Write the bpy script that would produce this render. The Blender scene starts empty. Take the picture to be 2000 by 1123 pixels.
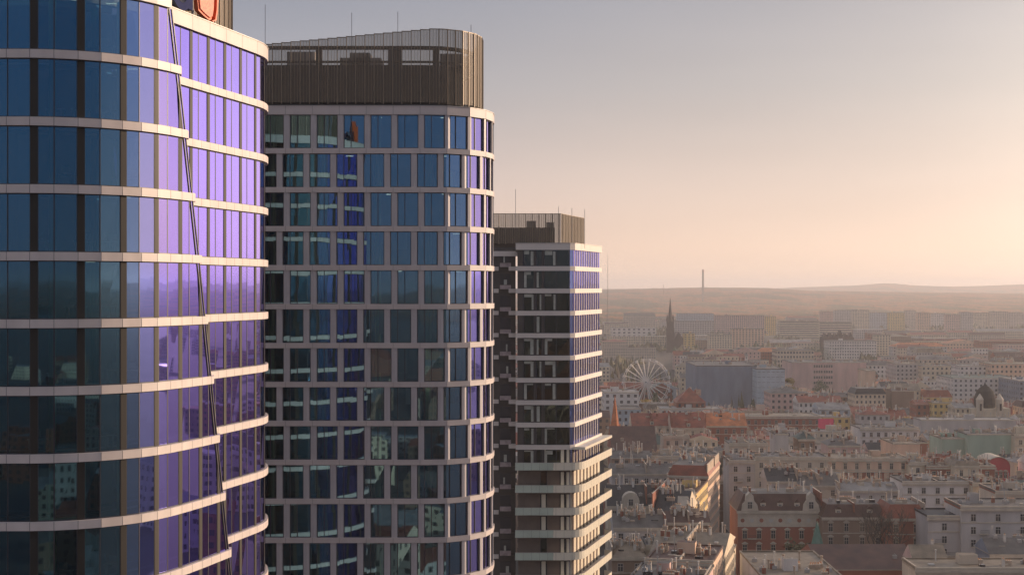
import bpy, math, random
from mathutils import Vector, noise
R = math.radians
random.seed(7)
sc = bpy.context.scene
# ------------------------------------------------------------ camera
F = 3000.0            # focal length in photo pixels (2000 wide)
CH = 80.0             # camera height
HAZE = 1.15e-4
cam_d = bpy.data.cameras.new('camera'); cam = bpy.data.objects.new('camera', cam_d)
sc.collection.objects.link(cam); sc.camera = cam
cam_d.sensor_width = 36; cam_d.lens = 54
cam_d.clip_start = 1; cam_d.clip_end = 60000
cam.location = (0, 0, CH); cam.rotation_euler = (R(90), 0, 0)
# ------------------------------------------------------------ sun and sky
SUN_AZ, SUN_EL = 61.0, 10.5      # azimuth right of the view direction
GLOW_AZ = 35.0
sun_d = bpy.data.lights.new('sun', 'SUN'); sun = bpy.data.objects.new('sun', sun_d)
sc.collection.objects.link(sun)
sun_d.energy = 5.0; sun_d.angle = R(0.6); sun_d.color = (1.0, 0.73, 0.52)
sv = Vector((math.sin(R(SUN_AZ))*math.cos(R(SUN_EL)), math.cos(R(SUN_AZ))*math.cos(R(SUN_EL)), math.sin(R(SUN_EL))))
sun.rotation_euler = sv.to_track_quat('Z', 'Y').to_euler()
w = bpy.data.worlds.new('World'); sc.world = w; w.use_nodes = True
nt = w.node_tree; nd = nt.nodes; lk = nt.links
for n in list(nd): nd.remove(n)
out = nd.new('ShaderNodeOutputWorld'); bg = nd.new('ShaderNodeBackground'); lk.new(bg.outputs[0], out.inputs[0])
sky = nd.new('ShaderNodeTexSky'); sky.sky_type = 'NISHITA'; sky.sun_disc = False
sky.sun_elevation = R(SUN_EL); sky.sun_rotation = R(SUN_AZ); sky.dust_density = 4; sky.air_density = 1.2; sky.altitude = 300
tc = nd.new('ShaderNodeTexCoord')
def wm(op, a, b=None, clamp=False):
    n = nd.new('ShaderNodeMath'); n.operation = op; n.use_clamp = clamp
    for i, v in enumerate((a, b)):
        if v is None: continue
        if isinstance(v, (int, float)): n.inputs[i].default_value = v
        else: lk.new(v, n.inputs[i])
    return n.outputs[0]
nrm = nd.new('ShaderNodeVectorMath'); nrm.operation = 'NORMALIZE'; lk.new(tc.outputs['Generated'], nrm.inputs[0])
sep = nd.new('ShaderNodeSeparateXYZ'); lk.new(nrm.outputs[0], sep.inputs[0])
dotn = nd.new('ShaderNodeVectorMath'); dotn.operation = 'DOT_PRODUCT'; lk.new(nrm.outputs[0], dotn.inputs[0])
gv = Vector((math.sin(R(GLOW_AZ))*math.cos(R(3.0)), math.cos(R(GLOW_AZ))*math.cos(R(3.0)), math.sin(R(3.0))))
dotn.inputs[1].default_value = gv
z = wm('MAXIMUM', sep.outputs['Z'], 0.0)
rampz = nd.new('ShaderNodeValToRGB'); lk.new(wm('POWER', z, 0.5), rampz.inputs[0])
def setramp(rp, pts):
    el = rp.color_ramp.elements
    while len(el) > 2: el.remove(el[-1])
    el[0].position, el[0].color = pts[0][0], (*pts[0][1], 1)
    el[1].position, el[1].color = pts[1][0], (*pts[1][1], 1)
    for p, c in pts[2:]:
        e = el.new(p); e.color = (*c, 1)
# sunward sky (sqrt of sine of elevation -> colour)
setramp(rampz, [(0.0, (.84, .60, .45)), (.16, (.78, .57, .45)), (.26, (.60, .48, .43)), (.36, (.40, .37, .38)), (.45, (.265, .27, .32)), (.60, (.26, .28, .34)), (1.0, (.46, .46, .52))])
rampb = nd.new('ShaderNodeValToRGB'); lk.new(wm('POWER', z, 0.5), rampb.inputs[0])
setramp(rampb, [(0.0, (.27, .26, .31)), (.20, (.20, .23, .33)), (.4, (.12, .19, .33)), (.56, (.20, .24, .33)), (.7, (.36, .36, .42)), (1.0, (.46, .46, .52))])
side = wm('MULTIPLY', wm('ADD', dotn.outputs['Value'], 0.25, ), 0.9, True)
side = wm('POWER', side, 1.3)
mixs = nd.new('ShaderNodeMixRGB'); lk.new(side, mixs.inputs[0]); lk.new(rampb.outputs[0], mixs.inputs[1]); lk.new(rampz.outputs[0], mixs.inputs[2])
g = wm('MAXIMUM', dotn.outputs['Value'], 0.0)
g1 = wm('MULTIPLY', wm('POWER', g, 16.0), 0.44)
g2 = wm('MULTIPLY', wm('POWER', g, 60.0), 0.45)
gc = nd.new('ShaderNodeMixRGB'); gc.blend_type = 'MIX'; lk.new(wm('ADD', g1, g2), gc.inputs[0])
gc.use_clamp = False
addg = nd.new('ShaderNodeVectorMath'); addg.operation = 'SCALE'; addg.inputs[0].default_value = (1.0, .80, .60)
lk.new(wm('ADD', g1, g2), addg.inputs['Scale'])
nd.remove(gc)
add1 = nd.new('ShaderNodeVectorMath'); add1.operation = 'ADD'; lk.new(mixs.outputs[0], add1.inputs[0]); lk.new(addg.outputs[0], add1.inputs[1])
sks = nd.new('ShaderNodeVectorMath'); sks.operation = 'SCALE'; lk.new(sky.outputs[0], sks.inputs[0]); sks.inputs['Scale'].default_value = 0.012
add2 = nd.new('ShaderNodeVectorMath'); add2.operation = 'ADD'; lk.new(add1.outputs[0], add2.inputs[0]); lk.new(sks.outputs[0], add2.inputs[1])
# faint high veil of cloud
ns = nd.new('ShaderNodeTexNoise'); ns.inputs['Scale'].default_value = 3.0; ns.inputs['Detail'].default_value = 5
mp = nd.new('ShaderNodeMapping'); mp.inputs['Scale'].default_value = (1, 1, 7); lk.new(nrm.outputs[0], mp.inputs[0]); lk.new(mp.outputs[0], ns.inputs['Vector'])
vs = nd.new('ShaderNodeVectorMath'); vs.operation = 'SCALE'; lk.new(add2.outputs[0], vs.inputs[0])
lk.new(wm('ADD', wm('MULTIPLY', ns.outputs[0], 0.16), 0.92), vs.inputs['Scale'])
lk.new(vs.outputs[0], bg.inputs[0]); bg.inputs[1].default_value = 1.0
# ------------------------------------------------------------ view
sc.view_settings.view_transform = 'Standard'; sc.view_settings.look = 'None'
sc.view_settings.exposure = 0.18; sc.view_settings.gamma = 1.0
sc.cycles.use_denoising = True
sc.cycles.max_bounces = 6; sc.cycles.diffuse_bounces = 2; sc.cycles.glossy_bounces = 3
sc.cycles.transmission_bounces = 2; sc.cycles.transparent_max_bounces = 6; sc.cycles.volume_bounces = 0
sc.cycles.caustics_reflective = False; sc.cycles.caustics_refractive = False
sc.cycles.sample_clamp_indirect = 4

# ============================================================ materials
MATS = {}
def mat(name, col, rough=.7, metal=0.0, var=0.0, vscale=1.0, spec=.5, stretch=None):
    if name in MATS: return MATS[name]
    m = bpy.data.materials.new(name); m.use_nodes = True; t = m.node_tree
    b = t.nodes['Principled BSDF']
    b.inputs['Base Color'].default_value = (*col, 1); b.inputs['Roughness'].default_value = rough
    b.inputs['Metallic'].default_value = metal; b.inputs['Specular IOR Level'].default_value = spec
    if var:
        tcn = t.nodes.new('ShaderNodeTexCoord'); n = t.nodes.new('ShaderNodeTexNoise'); n.inputs['Scale'].default_value = vscale; n.inputs['Detail'].default_value = 6
        src = tcn.outputs['Object']
        if stretch:
            mpn = t.nodes.new('ShaderNodeMapping'); mpn.inputs['Scale'].default_value = stretch; t.links.new(src, mpn.inputs[0]); src = mpn.outputs[0]
        t.links.new(src, n.inputs['Vector'])
        r = t.nodes.new('ShaderNodeValToRGB'); el = r.color_ramp.elements
        el[0].position, el[1].position = .3, .7
        el[0].color = (*[max(0, c*(1-var)) for c in col], 1); el[1].color = (*[min(1, c*(1+var)) for c in col], 1)
        t.links.new(n.outputs[0], r.inputs[0]); t.links.new(r.outputs[0], b.inputs['Base Color'])
    MATS[name] = m; return m

def emis(name, col, s):
    m = bpy.data.materials.new(name); m.use_nodes = True; t = m.node_tree
    b = t.nodes['Principled BSDF']; b.inputs['Base Color'].default_value = (*col, 1)
    b.inputs['Emission Color'].default_value = (*col, 1); b.inputs['Emission Strength'].default_value = s
    MATS[name] = m; return m

def coated_glass(name, ramp_pts, fmin, fmax, trans, wav=.012, wscale=.35):
    """Solar-control glass: a coating whose reflection colour shifts with the angle, a tinted look-through."""
    m = bpy.data.materials.new(name); m.use_nodes = True; t = m.node_tree; t.nodes.clear()
    o = t.nodes.new('ShaderNodeOutputMaterial'); mx = t.nodes.new('ShaderNodeMixShader')
    tr = t.nodes.new('ShaderNodeBsdfTransparent'); tr.inputs[0].default_value = (*trans, 1)
    gl = t.nodes.new('ShaderNodeBsdfGlossy'); gl.inputs['Roughness'].default_value = .015
    lw = t.nodes.new('ShaderNodeLayerWeight'); lw.inputs[0].default_value = .5
    rp = t.nodes.new('ShaderNodeValToRGB'); setramp(rp, ramp_pts)
    t.links.new(lw.outputs['Facing'], rp.inputs[0]); t.links.new(rp.outputs[0], gl.inputs[0])
    mr = t.nodes.new('ShaderNodeMapRange'); mr.inputs[1].default_value = 0; mr.inputs[2].default_value = .25
    mr.inputs[3].default_value = fmin; mr.inputs[4].default_value = fmax
    t.links.new(lw.outputs['Facing'], mr.inputs[0]); t.links.new(mr.outputs[0], mx.inputs[0])
    # rolled glass is never perfectly flat
    tcn = t.nodes.new('ShaderNodeTexCoord'); nz = t.nodes.new('ShaderNodeTexNoise'); nz.inputs['Scale'].default_value = wscale; nz.inputs['Detail'].default_value = 0
    t.links.new(tcn.outputs['Object'], nz.inputs['Vector'])
    bp = t.nodes.new('ShaderNodeBump'); bp.inputs['Strength'].default_value = 1; bp.inputs['Distance'].default_value = wav
    t.links.new(nz.outputs[0], bp.inputs['Height']); t.links.new(bp.outputs[0], gl.inputs['Normal'])
    t.links.new(tr.outputs[0], mx.inputs[1]); t.links.new(gl.outputs[0], mx.inputs[2]); t.links.new(mx.outputs[0], o.inputs[0])
    MATS[name] = m; return m

RAMP = [(0.0, (.12, .31, .47)), (.08, (.14, .32, .47)), (.13, (.19, .36, .57)), (.20, (.26, .41, .82)), (.31, (.31, .37, .97)), (.42, (.33, .31, 1.0)), (.56, (.33, .275, 1.0)), (1.0, (.8, .7, 1.0))]
RAMP2 = [(0.0, (.16, .33, .47)), (.10, (.16, .33, .48))]+RAMP[2:]
GLASS = coated_glass('violet_coated_glass', RAMP, .38, .93, (.17, .24, .20), .009, .25)
GLASS2 = coated_glass('blue_coated_glass', RAMP2, .56, .93, (.30, .42, .40), .009, .25)
M_BAND = mat('pale_metal_panel', (.58, .51, .475), .5, 0, .09, .9, stretch=(1, 1, .35))
M_JOINT = mat('panel_joint', (.10, .09, .09), .8)
M_FRAME = mat('dark_frame', (.022, .022, .03), .45)
M_PIER = mat('bronze_pier', (.030, .027, .023), .6, 0, spec=.25)
M_BAND2 = mat('grey_metal_panel', (.53, .47, .45), .5, 0, .07, .9, stretch=(1, 1, .4))
M_PIER2 = mat('grey_pier', (.44, .41, .42), .5, 0, .05, .7)
M_SLAB = mat('slab', (.16, .17, .15), .8)
M_CORE = mat('office_core', (.16, .20, .21), .9, 0, .5, .4)
M_COL = mat('white_column', (.45, .75, .42), .6)
M_LIGHT = emis('ceiling_light', (1, .95, .85), 2.2)
M_ROOF = mat('roof_membrane', (.10, .10, .10), .9, 0, .2, .5)
M_BLADE = mat('bronze_blade', (.17, .135, .09), .5, .3)
M_POST = mat('bronze_post', (.25, .20, .145), .5, .3)
def gauze(name, col, op):
    m = bpy.data.materials.new(name); m.use_nodes = True; t = m.node_tree; b = t.nodes['Principled BSDF']; o = t.nodes['Material Output']
    b.inputs['Base Color'].default_value = (*col, 1); b.inputs['Roughness'].default_value = .6
    tr = t.nodes.new('ShaderNodeBsdfTransparent'); mx = t.nodes.new('ShaderNodeMixShader'); mx.inputs[0].default_value = op
    t.links.new(tr.outputs[0], mx.inputs[1]); t.links.new(b.outputs[0], mx.inputs[2]); t.links.new(mx.outputs[0], o.inputs[0]); MATS[name] = m; return m
M_GAUZE = gauze('perforated_metal', (.165, .128, .09), .64)
M_STEEL = mat('galvanised_steel', (.40, .38, .36), .5, .4)
M_MACH = mat('machinery', (.42, .37, .32), .7, 0, .3, 1)
M_NAVY = mat('navy_letter', (.010, .018, .085), .7, spec=.08)
M_CHROME = mat('letter_edge', (.22, .22, .26), .3, .5)
M_ORANGE = mat('orange_emblem', (.75, .12, .045), .5, 0, .55, 4)
M_ORANGE2 = mat('orange_edge', (.70, .11, .02), .5)

# ============================================================ mesh helpers
COL = sc.collection
class MB:
    def __init__(s): s.v, s.f, s.m, s.ms = [], [], [], []
    def mi(s, m):
        if m not in s.ms: s.ms.append(m)
        return s.ms.index(m)
    def poly(s, pts, m, idx=None):
        b = len(s.v); s.v += [tuple(p) for p in pts]; s.f.append(tuple(range(b, b+len(pts)))); s.m.append(s.mi(m))
    def prism(s, low, up, m, cap=True, mt=None):
        """low/up: matching rings counter-clockwise seen from above"""
        b = len(s.v); n = len(low); s.v += [tuple(p) for p in low]+[tuple(p) for p in up]; k = s.mi(m); kt = s.mi(mt) if mt else k
        for i in range(n):
            j = (i+1) % n; s.f.append((b+i, b+j, b+n+j, b+n+i)); s.m.append(k)
        if cap:
            s.f.append(tuple(b+i for i in reversed(range(n)))); s.m.append(k)
            s.f.append(tuple(b+n+i for i in range(n))); s.m.append(kt)
    def box(s, x0, x1, y0, y1, z0, z1, m, mt=None):
        lo = [(x0, y0, z0), (x1, y0, z0), (x1, y1, z0), (x0, y1, z0)]; up = [(p[0], p[1], z1) for p in lo]
        s.prism(lo, up, m, True, mt)
    def tube(s, a, b, r, m, n=6, r2=None):
        a, b = Vector(a), Vector(b); d = (b-a).normalized(); u = d.orthogonal().normalized(); w_ = d.cross(u); r2 = r if r2 is None else r2
        lo = [a+(u*math.cos(t)+w_*math.sin(t))*r for t in [2*math.pi*i/n for i in range(n)]]
        up = [b+(u*math.cos(t)+w_*math.sin(t))*r2 for t in [2*math.pi*i/n for i in range(n)]]
        s.prism(lo, up, m)
    def mesh(s, name):
        me = bpy.data.meshes.new(name); me.from_pydata(s.v, [], s.f)
        for m in s.ms: me.materials.append(m)
        me.polygons.foreach_set('material_index', s.m); me.update(); return me
    def build(s, name, parent=None, loc=(0, 0, 0)):
        return put(name, s.mesh(name), parent, loc)
def put(name, me, parent=None, loc=(0, 0, 0), rz=0.0):
    o = bpy.data.objects.new(name, me); COL.objects.link(o); o.location = loc; o.rotation_euler = (0, 0, rz)
    if parent: o.parent = parent
    return o
def thing(name, label, cat, loc=(0, 0, 0), rz=0.0, group=None):
    o = bpy.data.objects.new(name, None); COL.objects.link(o); o.location = loc; o.rotation_euler = (0, 0, rz)
    o['label'] = label; o['category'] = cat
    if group: o['group'] = group
    return o
def tag(o, label, cat, group=None):
    o['label'] = label; o['category'] = cat
    if group: o['group'] = group
    return o

class Path:
    """a plan polyline with mitred offsets; outside is to the right of the walking direction"""
    def __init__(s, pts, closed=False):
        s.p = []; s.closed = closed
        for p in pts:
            if not s.p or (Vector(p)-s.p[-1]).length > 1e-4: s.p.append(Vector(p))
        if closed and (s.p[0]-s.p[-1]).length > 1e-4: s.p.append(s.p[0].copy())
        s.cum = [0.0]
        for a, b in zip(s.p, s.p[1:]): s.cum.append(s.cum[-1]+(b-a).length)
        s.L = s.cum[-1]; n = len(s.p); s.n = []
        seg = [(s.p[i+1]-s.p[i]).normalized() for i in range(n-1)]
        sn = [Vector((d.y, -d.x)) for d in seg]
        for i in range(n):
            if i == 0: a, b = (sn[-1], sn[0]) if closed else (sn[0], sn[0])
            elif i == n-1: a, b = (sn[-1], sn[0]) if closed else (sn[-1], sn[-1])
            else: a, b = sn[i-1], sn[i]
            m_ = (a+b).normalized(); s.n.append(m_/max(.3, m_.dot(a)))
    def at(s, t, off=0.0):
        t = max(0.0, min(s.L, t))
        for i in range(len(s.p)-1):
            if t <= s.cum[i+1]+1e-6: break
        k = (t-s.cum[i])/(s.cum[i+1]-s.cum[i])
        a = s.p[i]+s.n[i]*off; b = s.p[i+1]+s.n[i+1]*off
        return a+(b-a)*k
    def knots(s, a, b):
        return [a]+[c for c in s.cum if a+1e-3 < c < b-1e-3]+[b]
def rbox(mb, P, a, b, z0, z1, oo, oi, m):
    ks = P.knots(a, b); full = P.closed and b-a > P.L-1e-3
    for i in range(len(ks)-1):
        k0, k1 = ks[i], ks[i+1]
        p = [P.at(k0, oo), P.at(k1, oo), P.at(k1, oi), P.at(k0, oi)]
        f0 = [(q.x, q.y, z0) for q in p]; f1 = [(q.x, q.y, z1) for q in p]
        mb.poly([f0[0], f0[1], f1[1], f1[0]], m); mb.poly([f0[2], f0[3], f1[3], f1[2]], m)
        mb.poly([f1[0], f1[1], f1[2], f1[3]], m); mb.poly([f0[3], f0[2], f0[1], f0[0]], m)
        if i == 0 and not full: mb.poly([f0[3], f0[0], f1[0], f1[3]], m)
        if i == len(ks)-2 and not full: mb.poly([f0[1], f0[2], f1[2], f1[1]], m)
jr = random.Random(99)
def rpane(mb, P, a, b, z0, z1, off, m, at_=None, ab=None, dz=0.0):
    """glass ribbon from a to b; b may differ at the top (bt) and bottom (bb)"""
    bt = b if at_ is None else at_; bb = b if ab is None else ab
    hi = max(bt, bb)
    ks = P.knots(a, hi)
    for k0, k1 in zip(ks, ks[1:]):
        t0, t1 = min(k0, max(bt, a)), min(k1, max(bt, a)); b0, b1 = min(k0, max(bb, a)), min(k1, max(bb, a))
        if t1-t0 < 1e-3 and b1-b0 < 1e-3: continue
        j4 = [off+jr.uniform(-.004, .004) for _ in range(4)]
        q = [P.at(b0, j4[0]), P.at(b1, j4[1]), P.at(t1, j4[2]), P.at(t0, j4[3])]; zz = [z0, z0, z1, z1]
        pts = [(v.x, v.y, h) for v, h in zip(q, zz)]
        if t1-t0 < 1e-3: pts = pts[:3]
        if b1-b0 < 1e-3: pts = [pts[0], pts[2], pts[3]]
        mb.poly(pts, m)
def loop_pts(P, off, z): return [((p+n*off).x, (p+n*off).y, z) for p, n in list(zip(P.p, P.n))[:-1]]
def walk(start, segs):
    p = Vector(start); out_ = [p.copy()]
    for a, L, n in segs:
        for _ in range(n):
            p = p+Vector((math.cos(R(a)), math.sin(R(a))))*L; out_.append(p.copy())
    return out_

# ============================================================ TOWER ONE (nearest, violet glass)
FH = 3.754; Z1 = 93.0
t1 = thing('office_tower', 'nearest curved glass office tower with violet reflections and stepped diagonal seam', 'office tower', (-38, 100, 0))
T1 = Vector((-38, 100, 0))
def sub(pts, o=T1): return [(p[0]-o.x, p[1]-o.y) for p in pts]
Lp = walk((-26.80, 85.35), [(9.6, 1.3, 1), (20, 1.3, 1), (30, 1.3, 1), (41, 1.3, 1), (49, 1.3, 1), (60, 1.3, 1), (67, 1.3, 1), (72, 1.3, 1), (74, 1.3, 2), (76, 1.3, 6)])
Lp = [Vector((-26.80-1.3*k, 85.35)) for k in range(28, 0, -1)]+Lp
PL = Path(sub(Lp))
M0 = (-20.41, 98.2)
d764 = Vector((math.cos(R(76.4)), math.sin(R(76.4))))
Mp = [Vector(M0)-d764*1.3*k for k in range(4, 0, -1)]+walk(M0, [(76.4, 1.3, 8), (80, 1.3, 1), (88, 1.3, 1)]+[(95+6.2*i, 1.3, 1) for i in range(14)]+[(180, 1.3, 18)])
n_mod_M = len(Mp)-1
back_left = Mp[-1]
Mp = Mp+[Vector((back_left.x-3, back_left.y-4)), Vector((back_left.x-3, 90)), Vector((back_left.x-1, 87.6)), Vector((-27.2, 87.6)), Vector((-24.9, 88.3)), Vector((-23.3, 90))]
PM = Path(sub(Mp), True)
def s_of_x(P, x, o=T1):
    lo, hi = 28*1.3, P.L
    for _ in range(40):
        m_ = (lo+hi)/2; q = P.at(m_); px = 1000+F*(q.x+o.x)/(q.y+o.y)
        if px < x: lo = m_
        else: hi = m_
    return lo
sa_, sb_ = s_of_x(PL, 349.5), s_of_x(PL, 437)
def seam(zw): return sa_+(sb_-sa_)*(93.1-zw)/(93.1-66.86)
ZTOP = Z1+FH         # parapet level
N1 = 10              # floors below it in view
# parapets
mb = MB()
e = seam(ZTOP+.3)
rbox(mb, PL, 0, e+.1, ZTOP-.24, ZTOP+.75, 0, -.35, M_BAND)
q0, q1 = PL.at(e+.1, 0), PL.at(e+.1, -1.3)
mb.build('parapet_band', t1)
mb = MB(); rbox(mb, PM, 0, PM.L, ZTOP-.30, ZTOP+.60, 0, -.35, M_BAND)
rbox(mb, PM, 0, PM.L, ZTOP+.602, ZTOP+.66, .04, -.40, M_STEEL)
for k in range(4, n_mod_M, 2):
    rbox(mb, PM, k*1.3-.012, k*1.3+.012, ZTOP-.30, ZTOP+.60, .003, -.05, M_JOINT)
mb.build('parapet_band', t1)
mb = MB(); mb.poly(loop_pts(PM, -.3, ZTOP+.15), M_ROOF)
mb.build('roof', t1)
# bands, windows, slabs
def frame_window(mb, P, a, w_, z0, z1, off_g, m): rbox(mb, P, a, a+w_, z0, z1, off_g+.10, off_g-.06, m)
light_spots = []
stuffwin = MB()
for i in range(0, 26):
    zc = Z1-FH*i               # band centre
    if zc < 3: break
    vis = i <= 8
    mb = MB(); e = seam(zc)
    rbox(mb, PL, 0, e+.25, zc-.24, zc+.24, 0, -.35, M_BAND)
    # the end of the protruding layer turns back
    p0, p1 = PL.at(e+.25, 0), PL.at(e+.25, -2.2)
    dvec = Vector((math.cos(R(100)), math.sin(R(100))))*.9
    c = [p0, p0+dvec, p1+dvec, p1]
    lo = [(q.x, q.y, zc-.24) for q in c]; up = [(q.x, q.y, zc+.24) for q in c]
    mb.prism(lo, up, M_BAND)
    kk = 0
    while kk*1.3 < e:
        s_ = kk*1.3
        rbox(mb, PL, s_-.014, s_+.014, zc-.24, zc+.24, .003, -.05, M_JOINT); kk += 1
    mb.build('spandrel_band', t1)
    mb = MB(); rbox(mb, PM, 0, PM.L, zc-.24, zc+.24, 0, -.35, M_BAND)
    for k in range(4, n_mod_M, 1):
        rbox(mb, PM, k*1.3-.010, k*1.3+.010, zc-.24, zc+.24, .003, -.05, M_JOINT)
    mb.build('spandrel_band', t1)
    mb = MB(); mb.prism(loop_pts(PM, -.45, zc-.22), loop_pts(PM, -.45, zc+.2), M_SLAB)
    if vis or True:
        ks = [PL.at(s_, -.4) for s_ in PL.knots(20, min(PL.L, e-.6))]
        ring = [(q.x, q.y) for q in ks]+[(PL.at(min(PL.L, e-.6), -2.1).x, PL.at(min(PL.L, e-.6), -2.1).y), (PL.at(20).x, PL.at(20).y+2.0)]
        mb.prism([(a, b, zc-.20) for a, b in ring], [(a, b, zc+.18) for a, b in ring], M_SLAB)
    mb.build('floor_slab', t1)
# glass rows: row r sits under band r-1 (row 0 under the parapet)
for r in range(0, 26):
    zt = (ZTOP if r == 0 else Z1-FH*(r-1))-.24; zb = Z1-FH*r+.24
    if zb < 3: break
    vis = r <= 9
    # left layer
    k = 0
    while True:
        a = k*2.6; a0 = max(0, a); b = a+2.6
        st, sb = seam(zt)-.05, seam(zb)-.05
        if a0 >= max(st, sb): break
        # wide pier starts at a, thin mullion in the middle
        seen = vis and PL.at(b).x+T1.x > -29.5
        g_ = MB() if seen else stuffwin
        rpane(g_, PL, a0, b, zb, zt, -.22, GLASS, min(b, st), min(b, sb))
        fr = MB() if seen else stuffwin
        if a0+.38 < st: rbox(fr, PL, a0, a0+.38, zb, zt, -.19, -.28, M_PIER); rbox(fr, PL, a0+.38, a0+.43, zb, zt, -.205, -.28, M_FRAME)
        elif a0+.38 < sb: rpane(fr, PL, a0, a0+.38, zb, zt, -.19, M_PIER, min(a0+.38, st), a0+.38)
        if a+1.3+.04 < st: rbox(fr, PL, a+1.27, a+1.34, zb, zt, -.205, -.28, M_FRAME)
        if b < st: rbox(fr, PL, b-.05, b-.002, zb, zt, -.205, -.28, M_FRAME)
        bb = min(b-.06, st) 
        if bb-a0 > .8:
            rbox(fr, PL, a0+.43, bb, zb, zb+.06, -.20, -.28, M_FRAME); rbox(fr, PL, a0+.43, bb, zt-.06, zt, -.20, -.28, M_FRAME)
        if seen:
            o = g_.build('window', t1); fr.build('window_frame', o)
        k += 1
    # diagonal fin that closes the protruding layer
    fin = MB()
    for (u0, u1, oo, oi, m_) in ((-.06, .02, -.17, -.30, M_FRAME), (.24, .32, -.17, -.30, M_FRAME), (.02, .24, -.21, -.25, GLASS)):
        P0 = [PL.at(seam(zb)+u0, oo), PL.at(seam(zb)+u1, oo), PL.at(seam(zb)+u1, oi), PL.at(seam(zb)+u0, oi)]
        P1 = [PL.at(seam(zt)+u0, oo), PL.at(seam(zt)+u1, oo), PL.at(seam(zt)+u1, oi), PL.at(seam(zt)+u0, oi)]
        fin.prism([(q.x, q.y, zb) for q in P0], [(q.x, q.y, zt) for q in P1], m_)
    # the return wall behind it
    P0 = [PL.at(seam(zb)+.2, -.3), PL.at(seam(zb)+.26, -.3), PL.at(seam(zb)+.26, -2.15), PL.at(seam(zb)+.2, -2.15)]
    P1 = [PL.at(seam(zt)+.2, -.3), PL.at(seam(zt)+.26, -.3), PL.at(seam(zt)+.26, -2.15), PL.at(seam(zt)+.2, -2.15)]
    fin.prism([(q.x, q.y, zb) for q in P0], [(q.x, q.y, zt) for q in P1], M_FRAME)
    fin.build('diagonal_fin', t1)
    # right layer
    for k in range(0, n_mod_M//2+1):
        a = k*2.6; b = a+2.6
        if b > n_mod_M*1.3+.1: b = PM.L-1 if k == n_mod_M//2 else b
        if a > n_mod_M*1.3: break
        pa = PM.at(b)
        seen = vis and 1 <= k <= 7 
        g_ = MB() if seen else stuffwin
        rpane(g_, PM, a, b, zb, zt, -.22, GLASS)
        fr = MB() if seen else stuffwin
        rbox(fr, PM, a, a+.38, zb, zt, -.19, -.28, M_PIER); rbox(fr, PM, a+.38, a+.43, zb, zt, -.205, -.28, M_FRAME)
        rbox(fr, PM, a+1.27, a+1.34, zb, zt, -.205, -.28, M_FRAME)
        rbox(fr, PM, a+.43, min(b, a+2.6), zb, zb+.06, -.20, -.28, M_FRAME); rbox(fr, PM, a+.43, min(b, a+2.6), zt-.06, zt, -.20, -.28, M_FRAME)
        if seen:
            o = g_.build('window', t1); fr.build('window_frame', o)
o = stuffwin.build('window', t1); o['kind'] = 'stuff'
# inside: core, columns, lamps
mb = MB(); mb.prism(loop_pts(PM, -6.0, 1), loop_pts(PM, -6.0, ZTOP-.3), M_CORE); mb.build('core_wall', t1)
for s_ in (s_of_x(PL, 100), s_of_x(PL, 172), s_of_x(PL, 262)):
    q = PL.at(s_, -1.3); mb = MB(); mb.tube((q.x, q.y, 1), (q.x, q.y, ZTOP-.3), .20, M_COL, 12); mb.build('column', t1)
for s_ in (10*1.3, 14.5*1.3, 18*1.3):
    q = PM.at(s_, -1.6); mb = MB(); mb.tube((q.x, q.y, 1), (q.x, q.y, ZTOP-.3), .22, M_COL, 12); mb.build('column', t1)
rnd = random.Random(3)
M_DESK = mat('desk_things', (.5, .52, .45), .6)
for r in range(10):
    zt = (ZTOP if r == 0 else Z1-FH*(r-1))-.235; zf = Z1-FH*r+.2
    for _ in range(rnd.choice((1, 2, 3, 3))):
        P = PL if rnd.random() < .6 else PM
        s_ = rnd.uniform(s_of_x(PL, 120), s_of_x(PL, 330)) if P is PL else rnd.uniform(5, 18)
        if P is PL and r in (1, 3, 5): s_ = s_of_x(PL, rnd.uniform(230, 300))
        q = P.at(s_, -rnd.uniform(1.2, 2.6)); q2 = P.at(s_+.5, -1.8)
        mb = MB(); mb.box(q.x-.3, q.x+.3, q.y-.1, q.y+.1, zt-.05, zt-.01, M_LIGHT); mb.build('ceiling_light', t1)
    for _ in range(7):
        P, s_ = (PL, s_of_x(PL, rnd.uniform(20, 420))) if rnd.random() < .6 else (PM, rnd.uniform(5, 18))
        if P is PL and s_ > seam(zf)-3.2: continue
        q = P.at(s_, -rnd.uniform(1.5, 2.4)); mb = MB()
        mb.box(q.x-.5, q.x+.5, q.y-.3, q.y+.3, zf+.7, zf+.74, M_DESK)
        for sx in (-.45, .4): mb.box(q.x+sx, q.x+sx+.05, q.y-.2, q.y+.2, zf, zf+.7, M_DESK)
        mb.box(q.x-.25, q.x+.2, q.y-.05, q.y, zf+.85, zf+1.2, M_DESK); mb.box(q.x-.05, q.x, q.y-.03, q.y, zf+.74, zf+.85, M_DESK)
        mb.build('desk', t1)

M_BLIND = mat('roller_blind', (.42, .44, .40), .9)
br_ = random.Random(31)
for r in range(10):
    zt = (ZTOP if r == 0 else Z1-FH*(r-1))-.26
    for _ in range(3):
        P = PL if br_.random() < .6 else PM; k = br_.randrange(10, 22) if P is PL else br_.randrange(3, 11)
        s_ = k*1.3
        if P is PL and s_+1.3 > seam(zt-3): continue
        mb = MB(); rbox(mb, P, s_+.08, s_+1.2, zt-br_.uniform(.5, 2.6), zt, -.36, -.38, M_BLIND); mb.build('blind', t1)
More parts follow.
